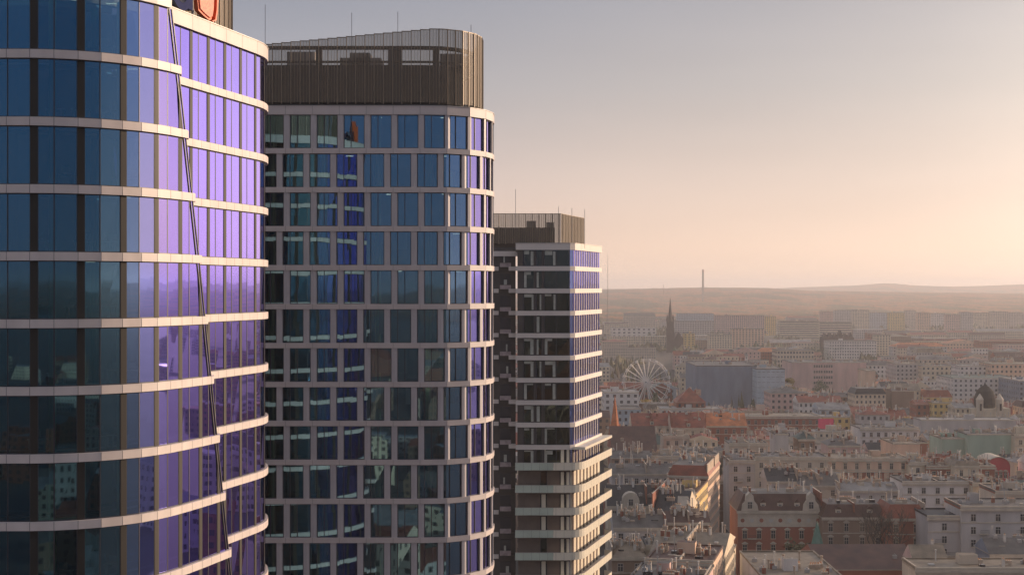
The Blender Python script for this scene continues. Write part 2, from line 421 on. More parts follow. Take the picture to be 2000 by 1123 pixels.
# louvred plant screens ------------------------------------------------------
def screen(root, P, a, b, z0, ztop, step, top_gap, bl=.10, mblade=None, mpost=M_POST, maxn=100, depth=.12):
    mblade = M_GAUZE
    n = int((b-a)/step); extra = MB(); used = 0
    for i in range(n):
        s0 = a+i*step; z1 = ztop(s0)
        mb = MB() if i < maxn else extra
        rbox(mb, P, s0, s0+.07, z0-.15, z1, .07, -.10, mpost)
        rpane(mb, P, s0+.07, s0+step, z0, z1-.06, 0.0, mblade)
        for q_ in (1, 2): rbox(mb, P, s0+.07+step*q_/3-.012, s0+.07+step*q_/3+.012, z0, z1-.06, .02, -.03, mpost)
        rbox(mb, P, s0+.07, s0+step, z1-.08, z1, .03, -.06, mpost)
        if i < maxn: mb.build('screen_panel', root)
    if extra.f: o = extra.build('screen_panel', root); o['kind'] = 'stuff'
def inset(P, off, o=0): return Path([(p+n*off) for p, n in zip(P.p, P.n)][:-1], True)
PS1 = inset(PM, -2.6)
screen(t1, PS1, 3, PS1.L-30, ZTOP+.5, lambda s_: ZTOP+8.2, .9, .9, maxn=40)
mb = MB(); mb.prism(loop_pts(PM, -5.2, ZTOP), loop_pts(PM, -5.2, ZTOP+5.5), M_CORE); mb.build('plant_room', t1)
mb = MB(); rbox(mb, PM, 5, 26, ZTOP+.70, ZTOP+.78, -.9, -1.05, M_STEEL)
for k in range(9):
    q0, q1 = PM.at(7+k*1.6, -.95), PM.at(7+k*1.6, -1.9); mb.tube((q0.x, q0.y, ZTOP+.1), (q0.x, q0.y, ZTOP+.75), .05, M_STEEL); mb.tube((q0.x, q0.y, ZTOP+.7), (q1.x, q1.y, ZTOP+.1), .05, M_STEEL)
mb.build('roof_rail', t1)

# rooftop sign: three letters and an emblem on posts ------------------------------------------------
sg = thing('rooftop_sign', 'navy rooftop letters with orange emblem standing behind the parapet of the nearest tower', 'sign', (0, 0, 0))
th = R(76.4)
def sign_xform(o, s_, off, zc):
    q = PM.at(s_, off); o.location = (q.x+T1.x, q.y+T1.y, zc); o.rotation_euler = (R(90), 0, th); o.parent = sg
def ring_mesh(outer, inner, d, m, me):
    """flat outline extruded: outer/inner loops of (x,y) matched -> a band"""
    mb = MB(); n = len(outer)
    for i in range(n-1):
        o0, o1, i0, i1 = outer[i], outer[i+1], inner[i], inner[i+1]
        mb.poly([(*o0, d), (*o1, d), (*i1, d), (*i0, d)], m); mb.poly([(*o1, 0), (*o0, 0), (*i0, 0), (*i1, 0)], m)
        mb.poly([(*o0, 0), (*o1, 0), (*o1, d), (*o0, d)], me); mb.poly([(*i1, 0), (*i0, 0), (*i0, d), (*i1, d)], me)
    for k in (0, -1):
        mb.poly([(*outer[k], 0), (*outer[k], d), (*inner[k], d), (*inner[k], 0)], me)
    return mb
H_ = 3.6
gout = [(2.0*math.cos(R(a)), 1.8*math.sin(R(a))) for a in range(35, 361, 12)]
ginn = [(1.15*math.cos(R(a)), 1.18*math.sin(R(a))) for a in range(35, 361, 12)]
mb = ring_mesh(gout, ginn, .5, M_NAVY, M_CHROME)
mb.box(.6, 2.0, -.25, .25, 0, .5, M_NAVY); mb.box(1.2, 2.0, -1.5, -.1, 0.003, .497, M_NAVY)
g_o = mb.build('sign_letter'); g_o.scale = (.78, .78, .8); sign_xform(g_o, 4.0, -.55, ZTOP+2.15)
for s_, kind in ((.6, 'N'),):
    mb = MB(); mb.box(-1.5, -.85, -1.8, 1.8, 0, .5, M_NAVY); mb.box(.85, 1.5, -1.8, 1.8, 0, .5, M_NAVY)
    mb.prism([(-.85, 1.0, 0), (.85, -1.8, 0), (.85, -1.0, 0), (-.85, 1.8, 0)], [(-.85, 1.0, .5), (.85, -1.8, .5), (.85, -1.0, .5), (-.85, 1.8, .5)], M_NAVY)
    o = mb.build('sign_letter'); o.scale = (.78, .78, .8); sign_xform(o, s_, -.55, ZTOP+2.15)
# emblem: a rounded animal-like badge body
pts = [(-1.15, -1.7), (-.2, -1.95), (.9, -2.15), (1.5, -1.95), (1.75, -1.2), (1.85, -.2), (1.8, .8), (1.5, 1.6), (.9, 2.1), (.2, 2.0), (-.2, 1.5), (-.7, 1.5), (-1.1, 1.1), (-.95, .4), (-1.2, -.2), (-1.35, -.9)]
mb = MB(); mb.prism([(x, y, 0) for x, y in pts], [(x, y, .35) for x, y in pts], M_ORANGE2)
mb.prism([(x*.9, y*.93, .35) for x, y in pts], [(x*.86, y*.9, .47) for x, y in pts], M_ORANGE)
o = mb.build('sign_emblem'); o.scale = (.8, .8, .8); sign_xform(o, 7.55, -.55, ZTOP+2.55)
mb = MB(); ring = [(x*1.02, y*1.02) for x, y in pts[2:9]]; ring2 = [(x*1.12+.05, y*1.05) for x, y in pts[2:9]]
mb = ring_mesh(ring2, ring, .6, M_ORANGE2, M_ORANGE2); o = mb.build('sign_emblem_rim'); o.scale = (.8, .8, .8); sign_xform(o, 7.55, -.55, ZTOP+2.55)
for s_ in (.2, 1.2, 3, 4.8, 6.6, 7.6, 8.6):
    q0, q1 = PM.at(s_, -.62), PM.at(s_, -1.7)
    mb = MB(); mb.tube((q0.x+T1.x, q0.y+T1.y, ZTOP+.1), (q0.x+T1.x, q0.y+T1.y, ZTOP+1.2), .06, M_STEEL); mb.tube((q0.x+T1.x, q0.y+T1.y, ZTOP+1.1), (q1.x+T1.x, q1.y+T1.y, ZTOP+.15), .05, M_STEEL)
    mb.build('sign_post', sg)

# ============================================================ TOWER TWO (middle)
T2 = Vector((-20, 165, 0))
t2 = thing('office_tower', 'middle office tower with grey piers and bands, rounded right corner and bronze louvred crown', 'office tower', T2)
A2 = [Vector((-8.87-2.6*k, 148.2)) for k in range(14, -1, -1)]+walk((-8.87, 148.2), [(6, 2.6, 1), (33, 2.6, 1), (54, 2.6, 1), (75, 2.6, 1), (88, 2.6, 1)]+[(100, 2.6, 4), (112, 2.6, 1), (135, 2.6, 1), (160, 2.6, 1), (180, 2.6, 13)])
nA2 = len(A2)-1
P2 = Path([(p.x-T2.x, p.y-T2.y) for p in A2]+[(-45.5-T2.x, 165-T2.y)], True)
S0 = 14*2.6        # arc position of the joint seen at x=820
Z2 = 93.17; ZT2 = Z2+FH
mb = MB(); rbox(mb, P2, 0, P2.L, ZT2-.26, ZT2+.58, 0, -.4, M_BAND2)
for k in range(0, nA2): rbox(mb, P2, k*2.6-.015, k*2.6+.015, ZT2-.26, ZT2+.58, .004, -.05, M_JOINT)
rbox(mb, P2, 0, P2.L, ZT2+.582, ZT2+.63, .05, -.45, M_STEEL)
mb.build('parapet_band', t2)
mb = MB(); mb.poly(loop_pts(P2, -.3, ZT2+.2), M_ROOF); mb.build('roof', t2)
stuff2 = MB()
for i in range(0, 25):
    zc = Z2-FH*i
    if zc < 3: break
    mb = MB(); rbox(mb, P2, 0, P2.L, zc-.25, zc+.25, 0, -.4, M_BAND2)
    for k in range(0, nA2): rbox(mb, P2, k*2.6-.012, k*2.6+.012, zc-.25, zc+.25, .004, -.05, M_JOINT)
    mb.build('spandrel_band', t2)
    mb = MB(); mb.prism(loop_pts(P2, -.5, zc-.22), loop_pts(P2, -.5, zc+.2), M_SLAB); mb.build('floor_slab', t2)
nwin = 0
for r in range(0, 25):
    zt = (ZT2-.26) if r == 0 else Z2-FH*(r-1)-.25; zb = Z2-FH*r+.25
    if zb < 3: break
    sh = -.02 if r % 2 == 0 else -.72
    for k in range(0, nA2):
        a = k*2.6+sh; b = a+2.6
        seen = r <= 11 and 9 <= k <= 17
        a = max(a, 0)
        g_ = MB() if seen else stuff2
        rpane(g_, P2, a, b, zb, zt, -.30, GLASS2)
        fr = MB() if seen else stuff2
        # chamfered pier
        prof = [(a-.14, -.30), (a-.14, -.07), (a+.18, -.07), (a+.42, -.16), (a+.42, -.30)]
        pp = [P2.at(max(0, s_), of) for s_, of in prof]
        fr.prism([(q.x, q.y, zb) for q in pp], [(q.x, q.y, zt) for q in pp], M_PIER2)
        rbox(fr, P2, a+.42, a+.50, zb, zt, -.22, -.34, M_FRAME)
        rbox(fr, P2, a+1.10, a+1.17, zb, zt, -.23, -.34, M_FRAME)
        rbox(fr, P2, b-.22, b-.14, zb, zt, -.22, -.34, M_FRAME)
        rbox(fr, P2, a+.50, b-.22, zb, zb+.07, -.22, -.34, M_FRAME); rbox(fr, P2, a+.50, b-.22, zt-.07, zt, -.22, -.34, M_FRAME)
        if seen: o = g_.build('window', t2); fr.build('window_frame', o)
o = stuff2.build('window', t2); o['kind'] = 'stuff'
mb = MB(); mb.prism(loop_pts(P2, -4.5, 1), loop_pts(P2, -4.5, ZT2), M_CORE); mb.build('core_wall', t2)
for k in range(8, 18, 2):
    q = P2.at(k*2.6+1.0, -1.6); mb = MB(); mb.tube((q.x, q.y, 1), (q.x, q.y, ZT2), .3, M_COL, 10); mb.build('column', t2)
for r in range(11):
    zt = Z2-FH*(r-1)-.30; zf = Z2-FH*r+.2
    for _ in range(2):
        q = P2.at(rnd.uniform(24, 46), -rnd.uniform(1, 3)); mb = MB(); mb.box(q.x-.35, q.x+.35, q.y-.1, q.y+.1, zt-.06, zt-.01, M_LIGHT); mb.build('ceiling_light', t2)
for r in range(11):
    zt = (ZT2 if r == 0 else Z2-FH*(r-1))-.3
    for _ in range(3):
        k = br_.randrange(9, 18); s_ = k*2.6+br_.choice((.45, 1.2)); mb = MB(); rbox(mb, P2, s_, s_+.9, zt-br_.uniform(.5, 2.6), zt, -.44, -.46, M_BLIND); mb.build('blind', t2)
# crown
M_DARKROOM = mat('plant_room_wall', (.045, .04, .038), .8, 0, .4, .6)
M_BROWNF = mat('brown_steel_frame', (.07, .05, .04), .6)
mb = MB(); mb.prism(loop_pts(P2, -1.6, ZT2+.2), loop_pts(P2, -1.6, ZT2+.95), M_FRAME); mb.build('crown_base', t2)
PC2 = inset(P2, -1.15)
def top2(s_):
    q = PC2.at(s_); x = q.x+T2.x
    return ZT2+8.25-max(0, min(1, (-8-x)/17.0))*1.6
screen(t2, PC2, 10, 62, ZT2+1.05, top2, .9, 1.05, maxn=70)
mb = MB()
def cb(x0, x1, y0, y1, z0, z1, m): mb.box(x0-T2.x, x1-T2.x, y0-T2.y, y1-T2.y, ZT2+z0, ZT2+z1, m)
mb.prism(loop_pts(P2, -3.4, ZT2+.9), loop_pts(P2, -3.4, ZT2+5.0), M_DARKROOM); mb.build('plant_room', t2)
mb = MB()
for x0 in (-26, -19.3, -11.5, -7.8): cb(x0, x0+.6, 151, 151.6, .9, 6.6, M_FRAME)

PF2 = inset(P2, -1.9)
rbox(mb, PF2, 10, 56, ZT2+6.3, ZT2+6.65, 0, -.3, M_BROWNF); rbox(mb, PF2, 10, 56, ZT2+5.0, ZT2+5.2, 0, -.2, M_BROWNF)
mb.build('crown_frame', t2)
for (x0, x1, z0, z1) in ((-22.5, -19.7, 5, 6.6), (-16.2, -14.2, 5, 6.5), (-12.4, -11.7, 5, 6.9), (-7.2, -4.8, 5, 6.4), (-17.2, -13.1, 5, 6.0)):
    mb = MB(); cb(x0, x1, 153.5, 156, z0, z1, M_MACH)
    for k in range(5): cb(x0+.1+k*(x1-x0)/5, x0+.2+k*(x1-x0)/5, 153.4, 153.5, z0, z1, M_FRAME)
    mb.build('plant_unit', t2)
for px, zz in ((518, 3.2), (687, 2.4), (777, 2.5), (920, 1.2)):
    X = (px-1000)/F*153; mb = MB(); mb.tube((X-T2.x, 153-T2.y, ZT2+5), (X-T2.x, 153-T2.y, ZT2+8.0+zz), .03, M_STEEL, 5); mb.build('lightning_rod', t2)

# ============================================================ TOWER THREE (residential)
T3 = Vector((5, 240, 0))
t3 = thing('apartment_tower', 'farthest slim apartment tower with dark upper floors and cream wraparound balconies below', 'apartment tower', T3)
M_DARK = mat('dark_cladding', (.050, .044, .042), .5, 0, .2, .5)
M_BROWN = mat('brown_render', (.15, .115, .095), .8, 0, .15, .8)
M_BAND3 = mat('grey_band', (.64, .58, .53), .6, 0, .06, .5)
M_CREAM = mat('cream_balustrade', (.72, .67, .54), .35, 0, .06, .5)
M_BALG = mat('green_glass_balustrade', (.46, .54, .46), .2, 0, .1, .3, .6)
M_WHITE = mat('reflection_and_curtain_white', (.42, .43, .38), .8, 0, .15, 2)  # also colours the modelled reflections of bright piers
M_CREAMWALL = mat('cream_render', (.66, .58, .44), .7, 0, .05, .8)
GLASS3 = coated_glass('dark_blue_glass', [(0, (.18, .26, .28)), (.12, (.18, .3, .42)), (.4, (.26, .28, .95)), (.75, (.30, .30, 1)), (1, (.7, .7, 1))], .2, .92, (.20, .26, .22), .008, .4)
C3 = [Vector((.55, 227)), Vector((8.6, 227)), Vector((9.35, 227.6))]+walk((9.35, 227.6), [(74.5, 1.35, 14)])+[Vector((11.5, 249)), Vector((.55, 249))]
P3 = Path([(p.x-T3.x, p.y-T3.y) for p in C3], True)
FH3 = 3.3; ZB3 = 80+(562-525)/F*227      # centre of the first band
def b3(i): return ZB3-FH3*i
ZR3 = 80+(562-484)/F*227
mb = MB(); rbox(mb, P3, 0, P3.L, ZR3-.35, ZR3+.62, 0, -.4, M_BAND3); rbox(mb, P3, 0, P3.L, ZR3+.622, ZR3+.7, .06, -.4, M_STEEL); mb.build('parapet_band', t3)
mb = MB(); mb.poly(loop_pts(P3, -.3, ZR3+.3), M_ROOF); mb.build('roof', t3)
RS = 8.05+.96          # arc where the sunlit side begins
body = MB(); body.prism(loop_pts(P3, -.9, 0), loop_pts(P3, -.9, ZR3), M_DARK); body.build('wall', t3)
for i in range(0, 9):
    zc = b3(i)
    mb = MB(); rbox(mb, P3, 0, RS+19, zc-.34, zc+.34, 0, -.5, M_BAND3); mb.build('spandrel_band', t3)
rnd3 = random.Random(5)
for r in range(0, 9 +1):
    zt = (ZR3-.35) if r == 0 else b3(r-1)-.34; zb = b3(r)+.34 if r < 9 else b3(9)+.1
    # front: a dark wall with three windows and a glazed corner
    mb = MB()
    rbox(mb, P3, 0, .9, zb, zt, -.25, -.6, M_DARK); rbox(mb, P3, 2.6, 2.85, zb, zt, -.25, -.6, M_DARK); rbox(mb, P3, 3.8, 4.1, zb, zt, -.25, -.6, M_DARK)
    mb.build('front_wall', t3)
    for (a, b) in ((.9, 2.6), (2.85, 3.8), (4.1, 6.0), (6.0, RS-.9)):
        g_ = MB(); rpane(g_, P3, a, b, zb, zt, -.30, GLASS3); o = g_.build('window', t3)
        fr = MB(); rbox(fr, P3, a, a+.08, zb, zt, -.2, -.34, M_FRAME); rbox(fr, P3, b-.08, b-.002, zb, zt, -.2, -.34, M_FRAME); rbox(fr, P3, a+.08, b-.08, zb, zb+.08, -.2, -.34, M_FRAME)
        fr.build('window_frame', o)
        if b < 6.5 and rnd3.random() < .8:  # reflections of bright piers, put into shape as pale strips over the panes
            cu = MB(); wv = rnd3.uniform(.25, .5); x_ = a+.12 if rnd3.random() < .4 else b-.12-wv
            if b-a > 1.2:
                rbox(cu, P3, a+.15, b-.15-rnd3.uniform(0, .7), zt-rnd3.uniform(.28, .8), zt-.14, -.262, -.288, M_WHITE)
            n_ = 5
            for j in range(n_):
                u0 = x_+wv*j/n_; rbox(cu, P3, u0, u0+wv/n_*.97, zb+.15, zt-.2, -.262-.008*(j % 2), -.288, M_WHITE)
            cu.build('reflection_or_curtain', o)
    # sunlit side: tall blue panes between pale fins
    for k in range(0, 12):
        a = RS-.9+k*1.6; b = a+1.6
        if b > RS+19.2: break
        g_ = MB(); rpane(g_, P3, a, b, zb, zt, -.30, GLASS3); o = g_.build('window', t3)
        fr = MB()
        if k > 0: rbox(fr, P3, a-.10, a+.10, zb, zt, -.24, -.34, M_BAND3)
        rbox(fr, P3, a+.78, a+.84, zb, zt, -.27, -.34, M_FRAME); fr.build('window_frame', o)
# recessed left wing with box bays
M_BAY = mat('bay_front', (.36, .29, .29), .6, 0, .3, 1.5)
mb = MB()
mb.box(-8-T3.x, .55-T3.x, 229.5-T3.y, 240-T3.y, 0, ZR3+.1, M_DARK); mb.build('recessed_wing', t3)
mb = MB(); mb.box(-8-T3.x, .9-T3.x, 229.0-T3.y, 229.5-T3.y, ZR3-.35-.9, ZR3-.5, M_BAND3); mb.build('wing_cornice', t3)
for i in range(0, 16):
    zc = b3(i)
    mb = MB(); mb.box(-2.9-T3.x, -2.0-T3.x, 229.2-T3.y, 229.5-T3.y, zc-.3, zc+.3, M_BAND3); mb.build('wing_band', t3)
    mb = MB(); mb.box(-.5-T3.x if i < 9 else -.1-T3.x, .55-T3.x, 228.5-T3.y, 229.5-T3.y, zc-.3, zc+.3, M_BAND3 if i < 9 else M_DARK); mb.build('wing_band', t3)
    mb = MB(); zz0 = zc+.3+.25
    mb.box(-1.8-T3.x, -.15-T3.x, 228.6-T3.y, 229.5-T3.y, zz0-.3, zz0+.3, M_BAY)
    mb.box(-1.75-T3.x, -.2-T3.x, 229.3-T3.y, 229.49-T3.y, zz0+.35, zz0+2.0, M_FRAME); mb.build('bay_balcony', t3)
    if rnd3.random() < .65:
        mb = MB(); u = rnd3.uniform(-1.7, -.7); mb.box(u-T3.x, u+rnd3.uniform(.2, .5)-T3.x, 229.2-T3.y, 229.29-T3.y, zz0+.36, zz0+rnd3.uniform(1.0, 1.9), M_WHITE); mb.build('reflection_or_curtain', t3)
# lower part: brown wall, wraparound balconies
ZC = 80-(870-562)/F*229        # underside of the glass box
P3b = inset(P3, .35)
mb = MB()
c = [P3.at(RS-1.2, -.3), P3.at(RS, .0)]
slab = [(P3.at(RS-.4, -.2)), P3.at(RS+.2, 1.6), P3.at(RS+18.5, 1.6), P3.at(RS+18.5, -.2)]
mb.prism([(q.x, q.y, ZC-.45) for q in slab], [(q.x, q.y, ZC-.05) for q in slab], M_CREAM); mb.build('canopy_slab', t3)
for r in range(0, 22):
    zt = ZC-FH3*r; zb = zt-FH3+.2
    if zb < 1: break
    mb = MB(); rbox(mb, P3, 0, 6.2, zb-.2, zt, -.35, -.7, M_BROWN)
    rbox(mb, P3, 6.2, P3.L-30, zb-.2, zt, -.35, -.7, M_CREAMWALL) if False else None
    rbox(mb, P3, 6.2, RS-.7, zb-.2, zt, -.35, -.7, M_BROWN)
    rbox(mb, P3, RS-.7, RS+19, zb-.2, zt, -.35, -.7, M_CREAMWALL)
    mb.build('lower_wall', t3)
    for (a, b, mm) in ((3.6, 4.5, M_FRAME), (6.6, 7.35, M_CREAM), (7.5, 8.2, M_CREAM)):
        mb = MB(); rbox(mb, P3, a, b, zb+.1, zt-.4, -.31, -.34, GLASS3); o = mb.build('window', t3)
        mb = MB(); rbox(mb, P3, a-.08, a, zb+.1, zt-.4, -.28, -.349, M_FRAME); rbox(mb, P3, b, b+.08, zb+.1, zt-.4, -.28, -.349, M_FRAME); mb.build('window_frame', o)
        if a > 6 or r in (0, 2, 3, 5):
            mb = MB(); rbox(mb, P3, a+.1, b-.15, zb+.1, zt-.45, -.285, -.305, M_CREAM); mb.build('reflection_or_curtain', o)
    for k in range(8):
        a = RS-.3+k*2.35
        mb = MB(); rbox(mb, P3, a, a+.75, zb+.02, zt-.25, -.28, -.345, M_BROWN); mb.build('door_shutter', t3)
        mb = MB(); rbox(mb, P3, a+.75, a+1.0, zb+.02, zt-.25, -.31, -.347, M_FRAME); mb.build('window', t3)
    # balcony ring: rounded path in front of the wall
bal = [Vector((.45, 225.9)), Vector((7.9, 225.9))]+walk((7.9, 225.9), [(8, .7, 1), (20, .7, 1), (33, .7, 1), (46, .7, 1), (59, .7, 1), (70, .7, 1)])
bal += walk(bal[-1], [(74.5, 1.35, 14), (110, .9, 1), (150, .9, 1)])
PB = Path([(p.x-T3.x, p.y-T3.y) for p in bal])
for r in range(0, 22):
    zf = ZC-FH3*(r+1)+.2
    if zf < 3: break
    mb = MB()
    ring = [PB.at(s_) for s_ in PB.knots(0, PB.L)]
    ring += [P3.at(RS+18.5, -.4), P3.at(RS, -.4), P3.at(RS-.9, -.4), P3.at(0, -.4)]
    mb.prism([(q.x, q.y, zf-.22) for q in ring], [(q.x, q.y, zf) for q in ring], M_BAND3); o = mb.build('balcony', t3)
    mb = MB(); rbox(mb, PB, .02, 5.6, zf-.24, zf+.85, .05, .02, M_BALG)
    rbox(mb, PB, 5.62, PB.L, zf-.24, zf+.85, .05, .02, M_CREAM)
    s_ = 1.2
    while s_ < PB.L: rbox(mb, PB, s_-.012, s_+.012, zf-.24, zf+.85, .055, .04, M_JOINT); s_ += 1.2
    rbox(mb, PB, 0, PB.L, zf+.852, zf+.90, .07, 0, M_STEEL)
    mb.build('balustrade', o)
# crown of tower three
Q3 = [Vector((-8, 229.5)), Vector((7.35, 229.5))]+walk((7.35, 229.5), [(74.5, 1.0, 16)])+[Vector((-8, 247))]
PQ = Path([(p.x-T3.x, p.y-T3.y) for p in Q3], True)
screen(t3, PQ, 0, 31.5, ZR3+.7, lambda s_: ZR3+5.15, 1.0, 1.05, maxn=60)
mb = MB(); mb.box(-7.5-T3.x, 6.4-T3.x, 231.2-T3.y, 243-T3.y, ZR3, ZR3+3.1, M_BROWN); mb.build('plant_room', t3)
mb = MB(); mb.box(2.2-T3.x, 3.6-T3.x, 231-T3.y, 233-T3.y, ZR3+3.1, ZR3+4.1, M_MACH); mb.box(5.2-T3.x, 6.3-T3.x, 231-T3.y, 232-T3.y, ZR3+3.1, ZR3+3.9, M_MACH); mb.build('plant_unit', t3)
for px, h in ((1007, 8.9), (1091, 6.3), (1117, 6.1), (1142, 5.9)):
    X = (px-1000)/F*232; mb = MB(); mb.tube((X-T3.x, 232-T3.y, ZR3), (X-T3.x, 232-T3.y, ZR3+h), .035, M_STEEL, 5); mb.build('lightning_rod', t3)


# ============================================================ GROUND, WOODS, HILLS
M_GROUND = mat('town_ground', (.040, .037, .034), .95, 0, .45, .01)
mb = MB(); n = 48; mb.poly([(15500*math.cos(2*math.pi*i/n), 15500*math.sin(2*math.pi*i/n), 0) for i in range(n)], M_GROUND)
o = mb.build('ground'); o['kind'] = 'structure'
def wood_mat():
    m = bpy.data.materials.new('autumn_wood'); m.use_nodes = True; t = m.node_tree; b = t.nodes['Principled BSDF']; b.inputs['Roughness'].default_value = 1; b.inputs['Specular IOR Level'].default_value = 0
    tcn = t.nodes.new('ShaderNodeTexCoord'); n1 = t.nodes.new('ShaderNodeTexNoise'); n1.inputs['Scale'].default_value = .004; n1.inputs['Detail'].default_value = 8; n1.inputs['Roughness'].default_value = .65
    mpn = t.nodes.new('ShaderNodeMapping'); mpn.inputs['Scale'].default_value = (1, .35, 1); t.links.new(tcn.outputs['Object'], mpn.inputs[0]); t.links.new(mpn.outputs[0], n1.inputs['Vector'])
    r = t.nodes.new('ShaderNodeValToRGB'); setramp(r, [(.34, (.020, .035, .015)), (.44, (.060, .050, .025)), (.50, (.26, .10, .035)), (.56, (.12, .085, .045)), (.64, (.03, .045, .02)), (.70, (.16, .12, .06))])
    t.links.new(n1.outputs[0], r.inputs[0]); t.links.new(r.outputs[0], b.inputs['Base Color']); return m
M_WOOD = wood_mat()
def fbm(x, y, s): return noise.noise(Vector((x/s, y/s, 3.1)))+.5*noise.noise(Vector((x/s*2.1, y/s*2.1, 7.7)))
def hill_h(X, Y):
    r = math.hypot(X, Y); px = 1000+F*X/max(Y, 1) if Y > 0 else -9999
    base = 8*min(1, max(0, (r-3300)/300))
    # wooded ridge the photograph shows
    k = min(1, max(0, (r-4300)/3600)); k = k*k*(3-2*k)
    prof = [(600, 62), (1180, 67.5), (1300, 75), (1373, 79.5), (1440, 78), (1500, 76), (1545, 69), (1580, 63), (1700, 57), (1850, 53), (2000, 48), (2600, 50)]
    if Y > 0 and 600 <= px < 2600:
        for (x0, h0), (x1, h1) in zip(prof, prof[1:]):
            if x0 <= px < x1: top = h0+(h1-h0)*(px-x0)/(x1-x0)
    else: top = 66+35*noise.noise(Vector((X/2200, Y/2200, 0)))
    h = base+(top-base)*k
    return h
def strip(name, az0, az1, da, rs, hf, mat_, jag):
    mb = MB(); na = int((az1-az0)/da)
    V = []; 
    for r_ in rs:
        for i in range(na+1):
            a = R(az0+i*da); x, y = r_*math.sin(a), r_*math.cos(a)
            V.append((x, y, hf(x, y)+jag*noise.noise(Vector((x/28, y/60, 1)))+jag*.8*noise.noise(Vector((x/9, y/30, 5)))))
    Fc = []; w_ = na+1
    for j in range(len(rs)-1):
        for i in range(na): Fc.append((j*w_+i, j*w_+i+1, (j+1)*w_+i+1, (j+1)*w_+i))
    me = bpy.data.meshes.new(name); me.from_pydata(V, [], Fc); me.materials.append(mat_); me.update()
    return put(name, me)
rs = [3250, 3300]+[3360+i*55 for i in range(84)]+[8050, 8300, 8800]
o = strip('woods', 1.5, 21.0, .055, rs, hill_h, M_WOOD, 3.2); o['kind'] = 'stuff'; o['label'] = 'autumn woods covering the rising land beyond the town'; o['category'] = 'woods'
rs2 = [3600+i*350 for i in range(14)]
o = strip('woods', 21.0, 361.5, 1.1, rs2, lambda x, y: hill_h(x, y)+6*noise.noise(Vector((x/300, y/300, 2))), M_WOOD, 6); o['kind'] = 'stuff'; o['label'] = 'woods all round the town beyond the frame'; o['category'] = 'woods'
def far_h(X, Y):
    r = math.hypot(X, Y); px = 1000+F*X/max(Y, 1) if Y > 0 else -9999
    prof = [(900, 66), (1500, 70), (1580, 84), (1660, 94), (1700, 104), (1727, 113), (1745, 110), (1775, 99), (1810, 92), (1860, 87), (1920, 92), (2000, 104), (2200, 116)]
    top = 75
    if Y > 0:
        for (x0, h0), (x1, h1) in zip(prof, prof[1:]):
            if x0 <= px < x1: top = h0+(h1-h0)*(px-x0)/(x1-x0)
        if px >= 2200: top = 112
    else: top = 60
    k = min(1, max(0, (r-9200)/2800)); k = k*k*(3-2*k)
    return top*k
rs3 = [9200, 9800, 10400, 11000, 11500, 12000, 13000, 14500]
o = strip('hills', 0.5, 22, .10, rs3, far_h, M_WOOD, 1.6); o['kind'] = 'structure'
o = strip('hills', 22, 360.5, 2.0, rs3, lambda x, y: far_h(x, y)+90*max(0, noise.noise(Vector((x/4000, y/4000, 9)))), M_WOOD, 2); o['kind'] = 'structure'

# ============================================================ HOUSES
def rgb(*c): return tuple(c)
WALLS = {'cream': (.62, .52, .38), 'grey': (.46, .42, .39), 'white': (.64, .59, .54), 'brick-red': (.30, .105, .065), 'brown': (.26, .175, .125), 'pink': (.56, .38, .33),
         'pale blue': (.38, .44, .48), 'green': (.33, .43, .33), 'yellow': (.66, .47, .18), 'peach': (.64, .44, .31), 'beige': (.54, .45, .35), 'slate-blue': (.20, .23, .28), 'crimson': (.48, .06, .07)}
ROOFS = {'grey': (.105, .092, .080), 'black': (.024, .024, .026), 'red-tiled': (.22, .058, .030), 'brown': (.085, .040, .028), 'silver': (.24, .22, .20), 'green': (.065, .095, .08), 'tan': (.21, .165, .115), 'orange-tiled': (.45, .155, .055)}
def wmat(c):   # plain wall with weathering
    return mat('render_'+c.replace(' ', '_').replace('-', '_'), WALLS[c], .85, 0, .16, .25, stretch=(1, 1, .25))
def seam_roof(name, col):
    if name in MATS: return MATS[name]
    m = mat(name, col, .55, 0, .4, .3, .35); t = m.node_tree; b = t.nodes['Principled BSDF']
    tcn = t.nodes.new('ShaderNodeTexCoord'); wv = t.nodes.new('ShaderNodeTexWave'); wv.inputs['Scale'].default_value = .55; wv.inputs['Distortion'].default_value = .3; wv.wave_profile = 'SAW'
    bp = t.nodes.new('ShaderNodeBump'); bp.inputs['Distance'].default_value = .05; bp.inputs['Strength'].default_value = .8
    t.links.new(tcn.outputs['Object'], wv.inputs['Vector']); t.links.new(wv.outputs['Fac'], bp.inputs['Height']); t.links.new(bp.outputs[0], b.inputs['Normal'])
    return m
def rmat(c): return seam_roof('roofing_'+c.replace('-', '_'), ROOFS[c])
def rmat_old(c): return mat('roofing_'+c.replace('-', '_'), ROOFS[c], .6, 0, .35, .35, .3)
M_PANE = mat('window_dark', (.025, .028, .035), .08, 0, 0, 1, .8)
M_WFR = mat('window_white', (.45, .42, .38), .6)
M_TRIM = mat('stone_trim', (.48, .41, .32), .8, 0, .15, .6)
M_CHIM = mat('chimney_pale', (.42, .33, .25), .9, 0, .3, .8)
M_CHIMR = mat('chimney_brick', (.28, .10, .06), .9, 0, .3, .8)
M_CHIM2 = mat('chimney_white', (.60, .56, .50), .85, 0, .15, .8)
M_POT = mat('chimney_pot', (.50, .24, .12), .8)
